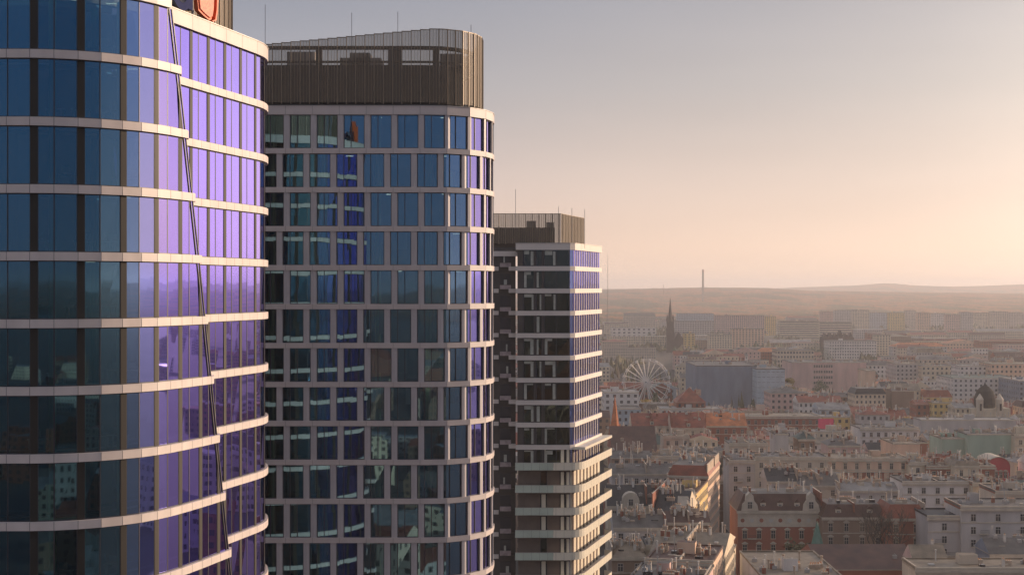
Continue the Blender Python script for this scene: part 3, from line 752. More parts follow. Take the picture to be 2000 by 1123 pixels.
def gridmat(c, bay=3.0, fl=3.2, wx=.42, wz=.48):
    nm = 'grid_%s_%g_%g_%g' % (c, bay, wx, wz)
    if nm in MATS: return MATS[nm]
    m = bpy.data.materials.new(nm); m.use_nodes = True; t = m.node_tree; b = t.nodes['Principled BSDF']; b.inputs['Roughness'].default_value = .8
    uv = t.nodes.new('ShaderNodeUVMap'); sp = t.nodes.new('ShaderNodeSeparateXYZ'); t.links.new(uv.outputs[0], sp.inputs[0])
    def M_(op, a, bb):
        n = t.nodes.new('ShaderNodeMath'); n.operation = op
        for i, v in enumerate((a, bb)):
            if isinstance(v, (int, float)): n.inputs[i].default_value = v
            else: t.links.new(v, n.inputs[i])
        return n.outputs[0]
    fu = M_('FRACT', M_('DIVIDE', sp.outputs[0], bay), 0); fv = M_('FRACT', M_('DIVIDE', sp.outputs[1], fl), 0)
    iu = M_('LESS_THAN', M_('ABSOLUTE', M_('SUBTRACT', fu, .5), 0), wx/2); iv = M_('LESS_THAN', M_('ABSOLUTE', M_('SUBTRACT', fv, .52), 0), wz/2)
    k = M_('MULTIPLY', iu, iv)
    nz = t.nodes.new('ShaderNodeTexNoise'); nz.inputs['Scale'].default_value = .25; nz.inputs['Detail'].default_value = 5; tcn = t.nodes.new('ShaderNodeTexCoord'); t.links.new(tcn.outputs['Object'], nz.inputs['Vector'])
    r = t.nodes.new('ShaderNodeValToRGB'); col = WALLS[c]; setramp(r, [(.3, tuple(v*.8 for v in col)), (.7, tuple(v*1.12 for v in col))]); t.links.new(nz.outputs[0], r.inputs[0])
    mx = t.nodes.new('ShaderNodeMixRGB'); t.links.new(k, mx.inputs[0]); t.links.new(r.outputs[0], mx.inputs[1]); mx.inputs[2].default_value = (.05, .05, .058, 1)
    t.links.new(mx.outputs[0], b.inputs['Base Color'])
    rr = M_('SUBTRACT', .85, M_('MULTIPLY', k, .6)); t.links.new(rr, b.inputs['Roughness'])
    MATS[nm] = m; return m
def window_mesh(w_, h_, style=0):
    mb = MB(); hw = w_/2
    # local: x along the wall, -y outwards, z up from the sill
    mb.poly([(-hw, -.03, 0), (hw, -.03, 0), (hw, -.03, h_), (-hw, -.03, h_)], M_PANE)
    f = .09
    tr = M_WFR if style != 1 else M_TRIM
    mb.box(-hw-f, -hw, -.09, .02, -f, h_+f, tr); mb.box(hw, hw+f, -.09, .02, -f, h_+f, tr)
    mb.box(-hw, hw, -.09, .02, h_, h_+f, tr); mb.box(-hw-.15, hw+.15, -.16, .02, -f-.12, -f, M_TRIM)
    mb.box(-.04, .04, -.07, .02, 0, h_, M_WFR); mb.box(-hw, hw, -.068, .02, h_*.62, h_*.62+.07, M_WFR)
    if style == 1:
        mb.box(-hw-.3, hw+.3, -.22, .02, h_+f+.12, h_+f+.35, M_TRIM); mb.prism([(-hw-.25, -.2, h_+.44), (hw+.25, -.2, h_+.44), (hw+.25, .02, h_+.44), (-hw-.25, .02, h_+.44)], [(-.1, -.1, h_+.85), (.1, -.1, h_+.85), (.1, .02, h_+.85), (-.1, .02, h_+.85)], M_TRIM)
    return mb.mesh('window')
WIN = {0: window_mesh(1.15, 1.7), 1: window_mesh(1.05, 2.0, 1), 2: window_mesh(1.9, 1.5), 3: window_mesh(.7, .9)}
FOOT = []   # (x0,x1,y0,y1) world
LAND = []   # (px0, px1, y_visible_bottom, distance)
LABELS = {}
used_labels = set()
def uniq(lbl, extras=()):
    for e_ in ('',)+tuple(extras):
        l2 = lbl+(' '+e_ if e_ else '')
        if l2 not in used_labels: used_labels.add(l2); return l2
    return None
CHIM = []
for k in range(4):
    mb = MB(); mm = (M_CHIM, M_CHIMR, M_CHIM, M_CHIM2)[k]; L_ = (1.2, .8, 2.2, .6)[k]; H0 = (1.1, 1.3, .9, 1.7)[k]
    mb.box(-L_/2, L_/2, -.25, .25, -2.0, H0, mm); mb.box(-L_/2-.08, L_/2+.08, -.31, .31, H0, H0+.12, M_TRIM)
    for j in range(int(L_/.5)):
        x = -L_/2+.3+j*.5; mb.tube((x, 0, H0+.12), (x, 0, H0+.45), .10, M_POT, 6)
    CHIM.append(mb.mesh('chimney'))
mb = MB(); mb.box(-.5, .5, -.4, .4, 0, .8, M_STEEL); mb.tube((0, 0, .8), (0, 0, 1.1), .2, M_STEEL, 8); VENT = mb.mesh('roof_vent')
for hh, rr_, m_ in ((2.6, .16, M_CHIM2), (1.9, .22, M_CHIM), (3.2, .12, M_STEEL)):
    mb = MB(); mb.tube((0, 0, -1), (0, 0, hh), rr_, m_, 6); mb.tube((0, 0, hh), (0, 0, hh+.2), rr_*1.6, m_, 6); CHIM.append(mb.mesh('chimney'))
mb = MB(); mb.tube((0, 0, -.5), (0, 0, 3.2), .03, M_STEEL, 4); mb.box(-.5, .5, -.02, .02, 2.7, 2.75, M_STEEL); mb.box(-.35, .35, -.02, .02, 2.3, 2.35, M_STEEL); AER = mb.mesh('aerial')

def house(X, Y, w_, d_, h_, wall, roofc, rtype='flat', rh=3.5, yaw=0.0, wins='grid', bay=3.0, fl=3.2, style=0, label=None, cat='house', name='tenement_house', group=None,
          nch=2, dorm=0, rseed=None, cornice=True, side_wins=True, z0=0.0, wallmat=None, wx=.42, wz=.48, ground_row=True, kind_rows=None):
    """X,Y: front-left corner as seen from the camera (front wall faces the camera at yaw 0)"""
    rn = random.Random(rseed if rseed is not None else int(X*7+Y*13))
    t = thing(name, label or 'house', cat, (X, Y, z0), yaw, group)
    # walls with metre UVs
    me = bpy.data.meshes.new('wall')
    V = [(0, 0, 0), (w_, 0, 0), (w_, d_, 0), (0, d_, 0), (0, 0, h_), (w_, 0, h_), (w_, d_, h_), (0, d_, h_)]
    Fc = [(0, 1, 5, 4), (1, 2, 6, 5), (2, 3, 7, 6), (3, 0, 4, 7)]
    if rtype == 'flat': Fc.append((4, 5, 6, 7))
    me.from_pydata(V, [], Fc)
    uvl = me.uv_layers.new(name='UVMap'); lens = [w_, d_, w_, d_]
    for pi, p in enumerate(me.polygons):
        if pi < 4:
            nb = max(1, round(lens[pi]/bay)); u = nb*bay; vv = max(1, round(h_/fl))*fl
            for li, c_ in zip(p.loop_indices, ((0, 0), (u, 0), (u, vv), (0, vv))): uvl.data[li].uv = c_
    me.materials.append(wallmat or (gridmat(wall, bay, fl, wx, wz) if wins == 'grid' else wmat(wall)))
    put('wall', me, t)
    # roof
    rm = rmat(roofc); mb = MB(); ov = .35 if wins != 'grid' or w_ < 40 else .2
    ztop = h_
    if rtype == 'flat':
        p = .5
        mb.box(-.12, w_+.12, -.12, .25, h_, h_+p, M_TRIM if cornice else rm); mb.box(-.12, w_+.12, d_-.25, d_+.12, h_, h_+p, rm)
        mb.box(-.12, .25, .25, d_-.25, h_, h_+p, rm); mb.box(w_-.25, w_+.12, .25, d_-.25, h_, h_+p, rm)
        mb.poly([(.25, .25, h_+.2), (w_-.25, .25, h_+.2), (w_-.25, d_-.25, h_+.2), (.25, d_-.25, h_+.2)], rm); ztop = h_+.2
        zr = lambda x, y: h_+.2
    elif rtype in ('gable', 'hip', 'mansard', 'front'):
        a = [(-ov, -ov, h_), (w_+ov, -ov, h_), (w_+ov, d_+ov, h_), (-ov, d_+ov, h_)]
        base0 = [(x, y, h_-.15) for x, y, _ in a]
        if rtype == 'gable':
            r0, r1 = (-ov, d_/2, h_+rh), (w_+ov, d_/2, h_+rh)
            mb.poly([a[0], a[1], r1, r0], rm); mb.poly([a[2], a[3], r0, r1], rm); mb.poly([a[1], a[2], r1], wmat(wall)); mb.poly([a[3], a[0], r0], wmat(wall))
            zr = lambda x, y: h_+rh*(1-abs(y-d_/2)/(d_/2))
        elif rtype == 'front':
            r0, r1 = (w_/2, -ov, h_+rh), (w_/2, d_+ov, h_+rh)
            mb.poly([a[0], a[1], r0], wmat(wall)); mb.poly([a[2], a[3], r1], wmat(wall)); mb.poly([a[1], a[2], r1, r0], rm); mb.poly([a[3], a[0], r0, r1], rm)
            zr = lambda x, y: h_+rh*(1-abs(x-w_/2)/(w_/2))
        elif rtype == 'hip':
            i_ = min(d_, w_)/2*.95; r0, r1 = (i_, d_/2, h_+rh), (w_-i_, d_/2, h_+rh)
            if w_-2*i_ < .5: r0, r1 = (w_/2-.2, d_/2, h_+rh), (w_/2+.2, d_/2, h_+rh)
            mb.poly([a[0], a[1], r1, r0], rm); mb.poly([a[2], a[3], r0, r1], rm); mb.poly([a[1], a[2], r1], rm); mb.poly([a[3], a[0], r0], rm)
            zr = lambda x, y: h_+rh*(1-abs(y-d_/2)/(d_/2))*.8
        else:
            s_ = rh*.45; u = [(s_, s_, h_+rh), (w_-s_, s_, h_+rh), (w_-s_, d_-s_, h_+rh), (s_, d_-s_, h_+rh)]
            for i in range(4):
                j = (i+1) % 4; mb.poly([a[i], a[j], u[j], u[i]], rm)
            mb.poly(u, rmat('grey')); zr = lambda x, y: h_+rh
        for i in range(4):
            j = (i+1) % 4; mb.poly([base0[i], base0[j], a[j], a[i]], M_TRIM if cornice else rm)
        mb.poly(base0[::-1], rm)
    ro = mb.build('roof', t)
    if cornice and wins == 'real':
        mb = MB(); mb.box(-.3, w_+.3, -.42, -.005, h_-.75, h_-.18, M_TRIM); mb.box(-.1, w_+.1, -.14, -.004, h_-fl-.6, h_-fl-.35, M_TRIM)
        mb.build('cornice', t)
    # windows as objects of their own
    if wins == 'real':
        nw = 0; me_w = WIN[style]; hh = {0: 1.7, 1: 2.0, 2: 1.5, 3: .9}[style]
        faces = [(0, 0, w_, 0.0)]
        if side_wins: faces.append((w_, 0, d_, math.pi/2)); 
        nf = int((h_-.9)/fl)
        for fx, fy, L_, ry in faces:
            nb = max(1, int((L_-.8)/bay)); st = L_/nb
            for f_ in range(nf):
                zz = h_-.95-(f_+1)*fl+(fl-hh)/2+.15
                if zz < .6: continue
                if zz+z0 < 80-(1160-562)/F*Y: continue
                for b_ in range(nb):
                    if nw >= 98: break
                    u = (b_+.5)*st
                    wo = put('window', me_w, t, (fx+u*math.cos(ry), fy+u*math.sin(ry), zz), ry); nw += 1
    if wins == 'real' and X/Y > 0 and Y < 620:
        for _ in range(rn.randrange(1, 3)):
            bx_ = rn.uniform(.15, .8)*w_; bz = h_-rn.choice((1.9, 2.9))*fl-.3
            mb = MB(); mb.box(bx_-1.1, bx_+1.1, -1.0, -.003, bz-.15, bz, M_TRIM)
            for q_ in range(9): mb.box(bx_-1.1+q_*.27, bx_-1.06+q_*.27, -1.0, -.96, bz, bz+.95, M_FRAME)
            mb.box(bx_-1.1, bx_+1.12, -1.0, -.95, bz+.95, bz+1.0, M_FRAME); mb.build('balcony', t)
        mb = MB(); mb.tube((w_*.97, -.12, 0), (w_*.97, -.12, h_-.2), .07, M_STEEL, 5); mb.build('downpipe', t)
    # chimneys, vents, dormers
    for i in range(int(nch*(3.2 if Y < 640 else 2)) if nch > 1 else nch):
        cx = rn.uniform(.06, .94)*w_; cy = rn.choice((rn.uniform(.2, .8), rn.gauss(.5, .06)))*d_
        if rn.random() < .75: put('chimney', CHIM[rn.randrange(7)], ro, (cx, cy, zr(cx, cy)-.1), rn.choice((0, math.pi/2)))
        elif rn.random() < .6: put('roof_vent', VENT, ro, (cx, cy, zr(cx, cy)-.05), 0)
        else: put('aerial', AER, ro, (cx, cy, zr(cx, cy)), rn.uniform(0, 3))
    if rtype == 'flat' and nch > 1 and d_ > 9:      # stair head and skylights
        mb = MB(); sx = rn.uniform(.15, .6)*w_; sw = rn.uniform(2.2, 4.5); sy = d_*.45; mb.box(sx, sx+sw, sy, sy+3, h_+.1, h_+rn.uniform(1.6, 2.8), wmat(wall), rm); mb.build('stair_head', ro)
    if wins == 'real' and nch > 1:
        for i in range(rn.randrange(2, 5)):
            sx, sy = rn.uniform(.1, .85)*w_, rn.uniform(.15, .35)*d_; z_ = zr(sx, sy); mb = MB(); mb.box(sx, sx+rn.uniform(.8, 2), sy, sy+rn.uniform(.6, 1.6), z_-.3, z_+rn.uniform(.15, .9), rn.choice((M_STEEL, M_CHIM, M_TRIM, M_PANE))); mb.build('roof_hatch', ro)
        mb = MB(); xw = rn.choice((.12, w_-.3, w_*.5)); zz_ = max(zr(xw, d_*.5), h_)
        mb.box(xw-.15, xw+.15, .3, d_-.3, h_-.5, zz_+.45, M_CHIMR if rn.random() < .4 else M_CHIM, M_TRIM); mb.build('party_wall', ro)
    for i in range(dorm):
        dx = (i+.5)/dorm*w_; mb = MB(); dw = 1.0
        y0 = .3
        dz = h_+.15
        mb.box(dx-dw/2-.25, dx+dw/2+.25, y0, y0+2.2, dz, dz+1.9, M_TRIM if style == 1 else rm)
        mb.prism([(dx-dw/2-.4, y0-.15, dz+1.9), (dx+dw/2+.4, y0-.15, dz+1.9), (dx+dw/2+.4, y0+2.4, dz+1.9), (dx-dw/2-.4, y0+2.4, dz+1.9)], [(dx-.05, y0-.1, dz+2.7), (dx+.05, y0-.1, dz+2.7), (dx+.05, y0+2.4, dz+2.7), (dx-.05, y0+2.4, dz+2.7)], rm)
        dd = mb.build('dormer', ro)
        put('dormer_window', WIN[3], dd, (dx, y0, dz+.5), 0)
    # footprint
    c, s_ = math.cos(yaw), math.sin(yaw); cs = [(X+x*c-y*s_, Y+x*s_+y*c) for x, y in ((0, 0), (w_, 0), (w_, d_), (0, d_))]
    FOOT.append((min(p[0] for p in cs), max(p[0] for p in cs), min(p[1] for p in cs), max(p[1] for p in cs)))
    used_labels.add(label)
    return t, ro
def ph(px0, px1, ytop, h_, d_, *a, vis=None, **k):
    """place a house by the photograph: eave line at ytop, height h_; vis = lowest row where it shows"""
    Y = F*(CH-h_)/(ytop-562.0); X = (px0-1000)/F*Y; w_ = (px1-px0)/F*Y
    if vis: LAND.append((px0, px1, vis, Y))
    return house(X, Y, w_, d_, h_, *a, **k)
Y14 = R(-13.6)
# --- foreground
ph(1508, 1672, 1152, 20, 43, 'white', 'tan', 'flat', wins='none', label='white flat-roofed building with vent pipes at the bottom edge, nearest of the town', cat='building', name='flat_roofed_building', nch=9, bay=3.4, vis=1200)
t_, _ = ph(1600, 1790, 1112, 14.0, 24, 'brick-red', 'brown', 'gable', 4.0, label='long house under one plain dark red roof behind the white flat-roofed building', wins='none', nch=1, vis=1120)
ph(1786, 1850, 1098, 17, 9, 'pink', 'tan', 'gable', 3.4, wins='real', label='small pale gabled roof left of the grey apartment block foot', nch=1, vis=1110, side_wins=False)
ph(1789, 2060, 1112, 18, 12, 'beige', 'tan', 'flat', wins='real', label='low beige flat roof along the bottom edge right of the dark red roof', cat='building', nch=2, vis=1200, side_wins=False)
ph(1935, 2040, 1082, 17, 12, 'slate-blue', 'grey', 'gable', 3.0, wins='real', label='grey house with one lit skylight in front of the grey apartment block', nch=2, vis=1105, side_wins=False)
# grey apartment block in two parts (one building each)
ph(1812, 1877, 1010, 22.5, 13, 'grey', 'black', 'flat', wins='real', style=0, bay=5.0, label='narrow grey apartment house with black roof edge left of the large grey block', cat='apartment house', nch=1, vis=1100)
ph(1877, 2070, 992, 25, 15, 'grey', 'grey', 'flat', wins='real', style=0, bay=5.2, label='large plain grey apartment block with paired windows at the right edge', cat='apartment block', nch=4, vis=1100)
# ornate brick tenement row
ph(1441, 1607, 997, 21, 15, 'brick-red', 'brown', 'mansard', 4.2, wins='real', style=1, bay=3.4, fl=3.7, dorm=5, nch=6, label='ornate red-brick tenement with stone dormers and dark mansard roof', cat='tenement', vis=1100)
ph(1607, 1730, 1010, 20, 14, 'brown', 'brown', 'mansard', 3.2, wins='real', style=1, bay=3.6, fl=3.7, dorm=2, nch=4, label='brown tenement with wide stone dormer right of the ornate red-brick one', cat='tenement', vis=1070)
ph(1730, 1809, 1012, 20.5, 14, 'brick-red', 'red-tiled', 'mansard', 3.4, wins='real', style=1, bay=3.6, fl=3.7, nch=3, label='red tenement behind the large bare tree', cat='tenement', vis=1070)
# rows along the street that runs away to the right, street fronts in the sun
def street_row(x0, y0, segs, label_f, n0):
    d = Vector((math.sin(R(13.6)), math.cos(R(13.6))))
    p = Vector((x0, y0))
    for i, (L_, h_, wall, roofc, rt, rh, dp, lab) in enumerate(segs):
        # house() local: front (y=0) toward -y; turn so that the right wall (x=w) is the street front
        q = p-Vector((math.cos(Y14), math.sin(Y14)))*dp
        house(q.x, q.y, dp, L_, h_, wall, roofc, rt, rh, yaw=Y14, wins='real', style=0, bay=2.7, label=lab, cat='tenement', nch=7, name='tenement_house')
        p = p+d*(L_+.02)
LAND.append((1195, 1448, 1125, 300))
street_row(37.6, 303, [(19, 21.5, 'pink', 'grey', 'flat', 0, 15, 'sunlit pink tenement with pale chimneys, nearest of the street row below the apartment tower'),
                       (20, 22.4, 'peach', 'brown', 'flat', 0, 14, 'sunlit peach tenement with brown flat roof, second of the street row'),
                       (26, 20.6, 'cream', 'tan', 'gable', 3.0, 16, 'sunlit cream corner tenement with sloping tan roof at the street row end'),
                       (5, 17.6, 'cream', 'grey', 'flat', 0, 16, 'low sunlit annex at the far end of the cream corner tenement')], '', 0)
for i, (px0, px1, yt, h_, dp, wall, rc, rt, rh, lab) in enumerate([
    (1195, 1262, 1088, 17, 13, 'brown', 'tan', 'hip', 2.4, 'brown courtyard house with lit stair tower beside the apartment tower foot'),
    (1200, 1302, 1030, 19.5, 12, 'grey', 'grey', 'gable', 2.6, 'grey courtyard house crowded with pale chimneys behind the apartment tower'),
    (1262, 1352, 1068, 18.5, 13, 'beige', 'black', 'flat', 0, 'beige courtyard house under a black flat roof in the street block'),
    (1306, 1385, 1020, 20, 11, 'brown', 'brown', 'gable', 2.2, 'brown rear wing with brick chimneys in the street block')]):
    ph(px0, px1, yt, h_, dp, wall, rc, rt, rh, wins='real', label=lab, nch=14, vis=1100)
# slate roofed row
ph(1188, 1338, 988, 19, 14, 'cream', 'black', 'gable', 5.0, wins='real', style=1, dorm=0, label='cream house with black slate roof and one round-topped gable', cat='tenement', nch=9, vis=1005)
mb = MB(); 
street_row(46.0, 408, [(24, 19.6, 'cream', 'black', 'gable', 5, 9, 'brightly sunlit cream tenement with gabled street front'), (30, 22, 'yellow', 'brown', 'flat', 0, 12, 'sunlit ochre tenement in the middle of the slate-roofed row'),
                       (34, 23.5, 'peach', 'red-tiled', 'mansard', 3, 12, 'sunlit tenement with red attic at the far end of the second street row')], '', 0)
ph(1195, 1330, 925, 20, 15, 'grey', 'grey', 'gable', 2.5, wins='real', label='wide low grey roof with rooflights behind the slate-roofed house', nch=8, vis=950)
ph(1195, 1270, 895, 21, 13, 'brown', 'grey', 'gable', 2.0, wins='grid', label='brown house with pale vents in front of the brick hall', nch=7, vis=915)
ph(1270, 1392, 893, 21, 14, 'beige', 'grey', 'flat', 0, wins='real', label='beige house below the brick hall with a row of white chimneys', nch=8, vis=915)
# brick hall with big roof and lit spire
ph(1196, 1283, 884, 17, 26, 'brick-red', 'brown', 'gable', 9, wins='none', label='church hall under a huge plain brown roof', cat='hall', nch=1, vis=890, name='church_hall', cornice=False)
# white block with rooftop letters
ph(1180, 1248, 768, 25, 26, 'white', 'silver', 'flat', wins='grid', bay=4, label='white block with sunlit right end in front of the ferris wheel foot', cat='block', nch=5, vis=830)
ph(1205, 1252, 800, 20, 20, 'pale blue', 'grey', 'flat', wins='grid', label='pale blue block under the ferris wheel', cat='block', nch=1, vis=835)
# gabled townhouses
ph(1235, 1312, 832, 20, 16, 'cream', 'red-tiled', 'gable', 5, wins='real', style=1, label='cream townhouse with ornate gable and dark red roof, left of the two', cat='townhouse', nch=4, dorm=1, vis=845)
ph(1312, 1378, 836, 20, 16, 'beige', 'red-tiled', 'gable', 6, wins='real', style=1, label='townhouse with pale pointed gable between red roofs', cat='townhouse', nch=4, dorm=1, vis=845)
ph(1378, 1458, 832, 20, 16, 'brick-red', 'orange-tiled', 'gable', 5, wins='real', label='townhouse with bright orange-red roof catching the sun', cat='townhouse', nch=5, vis=840)
ph(1322, 1378, 786, 20, 17, 'brick-red', 'red-tiled', 'hip', 7, wins='grid', label='steep hipped red roof with sunlit pinnacled gables in front of the grey-blue stores', cat='townhouse', nch=6, vis=786)
ph(1290, 1410, 800, 17, 20, 'grey', 'silver', 'flat', wins='grid', label='long low hall with pale roof below the steep red roof', cat='hall', nch=6, vis=808)
# grey-blue department stores
ph(1360, 1478, 716, 30, 60, 'slate-blue', 'grey', 'flat', wins='none', label='windowless grey-blue department store, larger left block', cat='department store', name='department_store', nch=6, vis=800, cornice=False)
ph(1478, 1533, 722, 29, 50, 'pale blue', 'grey', 'flat', wins='grid', wz=.06, wx=.7, label='pale grey-blue annex right of the windowless department store', cat='department store', name='department_store', nch=4, vis=790, cornice=False)
ph(1547, 1692, 709, 27, 40, 'pink', 'grey', 'flat', wins='none', label='pale pink shopping block with four rows of small windows in the middle', cat='shopping centre', name='shopping_block', nch=12, vis=765)
Yp = F*(CH-27)/(709-562.0)
pk = [o for o in COL.objects if o.get('label', '').startswith('pale pink shopping')][0]
for rr in range(4):
    for g_ in range(2):
        for k in range(4):
            px = 1591+g_*19.5+k*4.6; put('window', WIN[0], pk, ((px-1547)/F*Yp, 0, 27-(9+rr*10.8)/F*Yp), 0)
ph(1692, 1710, 725, 24, 25, 'peach', 'tan', 'flat', wins='none', label='small sunlit peach block beside the pink shopping block', cat='block', nch=0, vis=760)  # lit side of the shopping block, its sunlight put into the peach colour
for a in [
    (1750, 1800, 712, 24, 30, 'grey', 'tan', 'flat', 0, 'grey block with a sunlit tan roof edge right of the shopping block', 740),
    (1800, 1862, 716, 23, 26, 'cream', 'grey', 'flat', 0, 'cream office with columned front beside the white office', 742),
    (1862, 1990, 740, 21, 40, 'white', 'green', 'flat', 0, 'long white office with three rows of square windows at the right', 785),
    (1875, 1945, 716, 25, 22, 'white', 'silver', 'flat', 0, 'white upper office behind the long white office', 738),
    (1990, 2060, 745, 22, 40, 'slate-blue', 'silver', 'flat', 0, 'blue-glazed office at the right edge next to the long white office', 780),
    (1935, 2050, 712, 27, 30, 'peach', 'tan', 'flat', 0, 'peach block with sunlit roof far right behind the white offices', 735)]:
    ph(*a[:9], wins='grid', bay=3.2, label=a[9], cat='office', nch=4, vis=a[10])
# middle distance, centre and right
for a in [
    (1456, 1603, 815, 19, 22, 'brick-red', 'tan', 'flat', 0, 'long brick warehouse with flat tan roof in the middle distance', 838, 'real', 3.0),
    (1505, 1572, 768, 22, 22, 'pink', 'grey', 'hip', 3, 'dusty pink tenement left of the white gabled house', 800, 'grid', 3),
    (1560, 1645, 786, 20, 16, 'white', 'red-tiled', 'gable', 3, 'white house with a thin red roof edge below the shopping block', 810, 'grid', 2.6),
    (1600, 1660, 800, 19, 18, 'pale blue', 'silver', 'gable', 3, 'pale blue house with silver roof beside the white red-edged house', 812, 'grid', 4),
    (1670, 1730, 770, 21, 18, 'cream', 'black', 'mansard', 3, 'cream hotel with black attic right of the shopping block', 792, 'grid', 2.5),
    (1742, 1785, 765, 22, 16, 'brown', 'brown', 'flat', 0, 'brown firewall block behind the yellow house', 795, 'none', 3),
    (1822, 1866, 788, 20, 14, 'yellow', 'tan', 'flat', 0, 'bright yellow house with a row of dark windows', 815, 'real', 2.6),
    (1790, 1822, 790, 19, 14, 'brick-red', 'red-tiled', 'gable', 2, 'narrow red house left of the yellow one', 815, 'grid', 2.5),
    (1866, 1905, 797, 19, 14, 'cream', 'silver', 'gable', 2, 'cream house with silver roof right of the yellow one', 815, 'grid', 2.5),
    (1905, 1960, 795, 19, 15, 'brown', 'red-tiled', 'gable', 4, 'red-roofed house below the dark dome', 818, 'grid', 2.5),
    (1680, 1795, 838, 20, 18, 'white', 'grey', 'flat', 0, 'white terrace with dark loggias in the middle distance', 862, 'real', 3),
    (1745, 1797, 868, 22, 20, 'peach', 'tan', 'flat', 0, 'peach firewall block above the cream terrace', 892, 'none', 3),
    (1890, 1982, 850, 23, 18, 'green', 'grey', 'flat', 0, 'pale green block with blank wall at the right', 885, 'none', 3),
    (1840, 1890, 858, 21, 18, 'green', 'tan', 'flat', 0, 'smaller green block left of the pale green one', 885, 'none', 3),
    (1982, 2050, 852, 23, 20, 'cream', 'tan', 'flat', 0, 'cream block right of the pale green one at the edge', 885, 'real', 4),
    (1800, 1985, 822, 21, 14, 'grey', 'silver', 'flat', 0, 'long pale lavender-grey terrace below the dome', 845, 'none', 3),
    (1425, 1500, 868, 22, 14, 'beige', 'grey', 'flat', 0, 'beige house with shallow roof left of the lit firewall', 885, 'real', 3.4),
    (1515, 1540, 850, 23, 14, 'grey', 'grey', 'flat', 0, 'grey firewall house with a sunlit strip in the middle distance', 880, 'none', 3),
    (1560, 1592, 858, 21, 12, 'brown', 'green', 'hip', 3, 'brown house under a green hipped roof', 880, 'real', 2.4),
    (1618, 1680, 870, 21, 14, 'pink', 'grey', 'hip', 3, 'pink house with chimneys left of the peach firewall block', 890, 'real', 3)]:
    if a[11] == 'real' and F*(CH-a[3])/(a[2]-562.0) > 760: a = a[:11]+('grid',)+a[12:]
    ph(*a[:9], wins=a[11], bay=a[12], label=a[9], cat='house', nch=5, vis=a[10])
for a in [
    (1424, 1475, 902, 23, 14, 'grey', 'grey', 'flat', 0, 'tall grey-mauve end house beside the dark street canyon', 970, 3.2, 0),
    (1475, 1617, 895, 22, 15, 'beige', 'grey', 'flat', 0, 'long beige house with rounded parapets behind the ornate tenement', 920, 3.6, 0),
    (1617, 1775, 897, 21, 15, 'peach', 'tan', 'flat', 0, 'peach apartment terrace with balconies and red ground bands', 935, 3.4, 1),
    (1640, 1760, 958, 17, 12, 'silver' if False else 'grey', 'silver', 'gable', 2, 'low grey shed roofs with pale ridges behind the brown tenement', 985, 3.4, 0),
    (1763, 1900, 943, 20, 16, 'white', 'grey', 'flat', 0, 'white four-storey house with irregular windows right of centre', 978, 3.6, 0),
    (1900, 1942, 946, 20, 16, 'cream', 'tan', 'flat', 0, 'cream blank-walled house right of the white four-storey one', 975, 9, 0),
    (1775, 1810, 905, 20, 14, 'cream', 'tan', 'flat', 0, 'cream gabled annex right of the peach terrace', 930, 3, 0),
    (1810, 1866, 912, 19, 14, 'brick-red', 'brown', 'flat', 0, 'low red-walled house left of the cream arched house', 930, 3, 0),
    (1866, 1912, 910, 20, 14, 'cream', 'tan', 'mansard', 1.6, 'cream house with arched window and stepped roof', 930, 3, 1),
    (1912, 1944, 912, 19, 14, 'brick-red', 'silver', 'flat', 0, 'red house left of the crimson barrel-roofed hall', 930, 3, 0),
    (1500, 1560, 940, 19, 14, 'grey', 'black', 'gable', 3.4, 'grey house with black sloping roof behind the ornate tenement', 958, 3.4, 0),
    (1560, 1640, 948, 18, 14, 'beige', 'grey', 'gable', 3, 'beige house with green-grey roof left of the low shed roofs', 965, 3.4, 0),
    (1945, 2060, 962, 20, 16, 'beige', 'grey', 'flat', 0, 'beige block with black roof edge behind the large grey block', 975, 5, 0)]:
    ph(*a[:9], wins='real', bay=a[11], style=a[12], label=a[9], cat='house', nch=8, vis=a[10])

# the ornate tenement: cream top floor with roundels, two big end gables
t = [o for o in COL.objects if str(o.get('label', '')).startswith('ornate red-brick')][0]
YO = F*(CH-21)/(997-562.0); WO = (1607-1441)/F*YO
mb = MB(); mb.box(-.02, WO+.02, -.06, -.004, 21-4.3, 21-.8, M_TRIM)
for k in range(9):
    cx_ = WO*(k+.5)/9
    ring = [(cx_+.55*math.cos(R(a)), -.10, 21-2.6+.55*math.sin(R(a))) for a in range(0, 360, 30)]
    mb.poly(ring[::-1], M_WFR if k % 2 else M_CHIMR)
mb.build('frieze', t)
for gx_ in (WO*.14, WO*.86):
    mb = MB(); w0 = 2.3
    o_ = [(gx_-w0, 20.9), (gx_+w0, 20.9), (gx_+w0*.85, 22.6), (gx_+w0*.5, 23.6), (gx_+w0*.4, 25.0), (gx_, 25.9), (gx_-w0*.4, 25.0), (gx_-w0*.5, 23.6), (gx_-w0*.85, 22.6)]
    mb.poly([(x, -.45, z_) for x, z_ in o_], M_TRIM)
    for (a, b), (c_, d_) in zip(o_, o_[1:]+o_[:1]): mb.poly([(a, -.45, b), (a, 1.8, b), (c_, 1.8, d_), (c_, -.45, d_)], M_TRIM)
    g_ = mb.build('gable', t); put('gable_window', WIN[0], g_, (gx_, -.45, 21.6))
# red panels between the ground-floor windows of the peach terrace
t = [o for o in COL.objects if str(o.get('label', '')).startswith('peach apartment terrace')][0]
YT = F*(CH-21)/(897-562.0); WT = (1775-1617)/F*YT
for k in range(9):
    mb = MB(); mb.box(WT*(k+.02)/9-.7, WT*(k+.02)/9+.7, -.05, -.004, 21-7.6, 21-4.6, wmat('brick-red')); mb.build('brick_panel', t)
mb = MB(); mb.box(-.1, WT+.1, -.3, -.003, 21-4.5, 21-4.25, M_TRIM); mb.build('string_course', t)

# --- named landmarks
def Yof(y, h): return F*(CH-h)/(y-562.0)
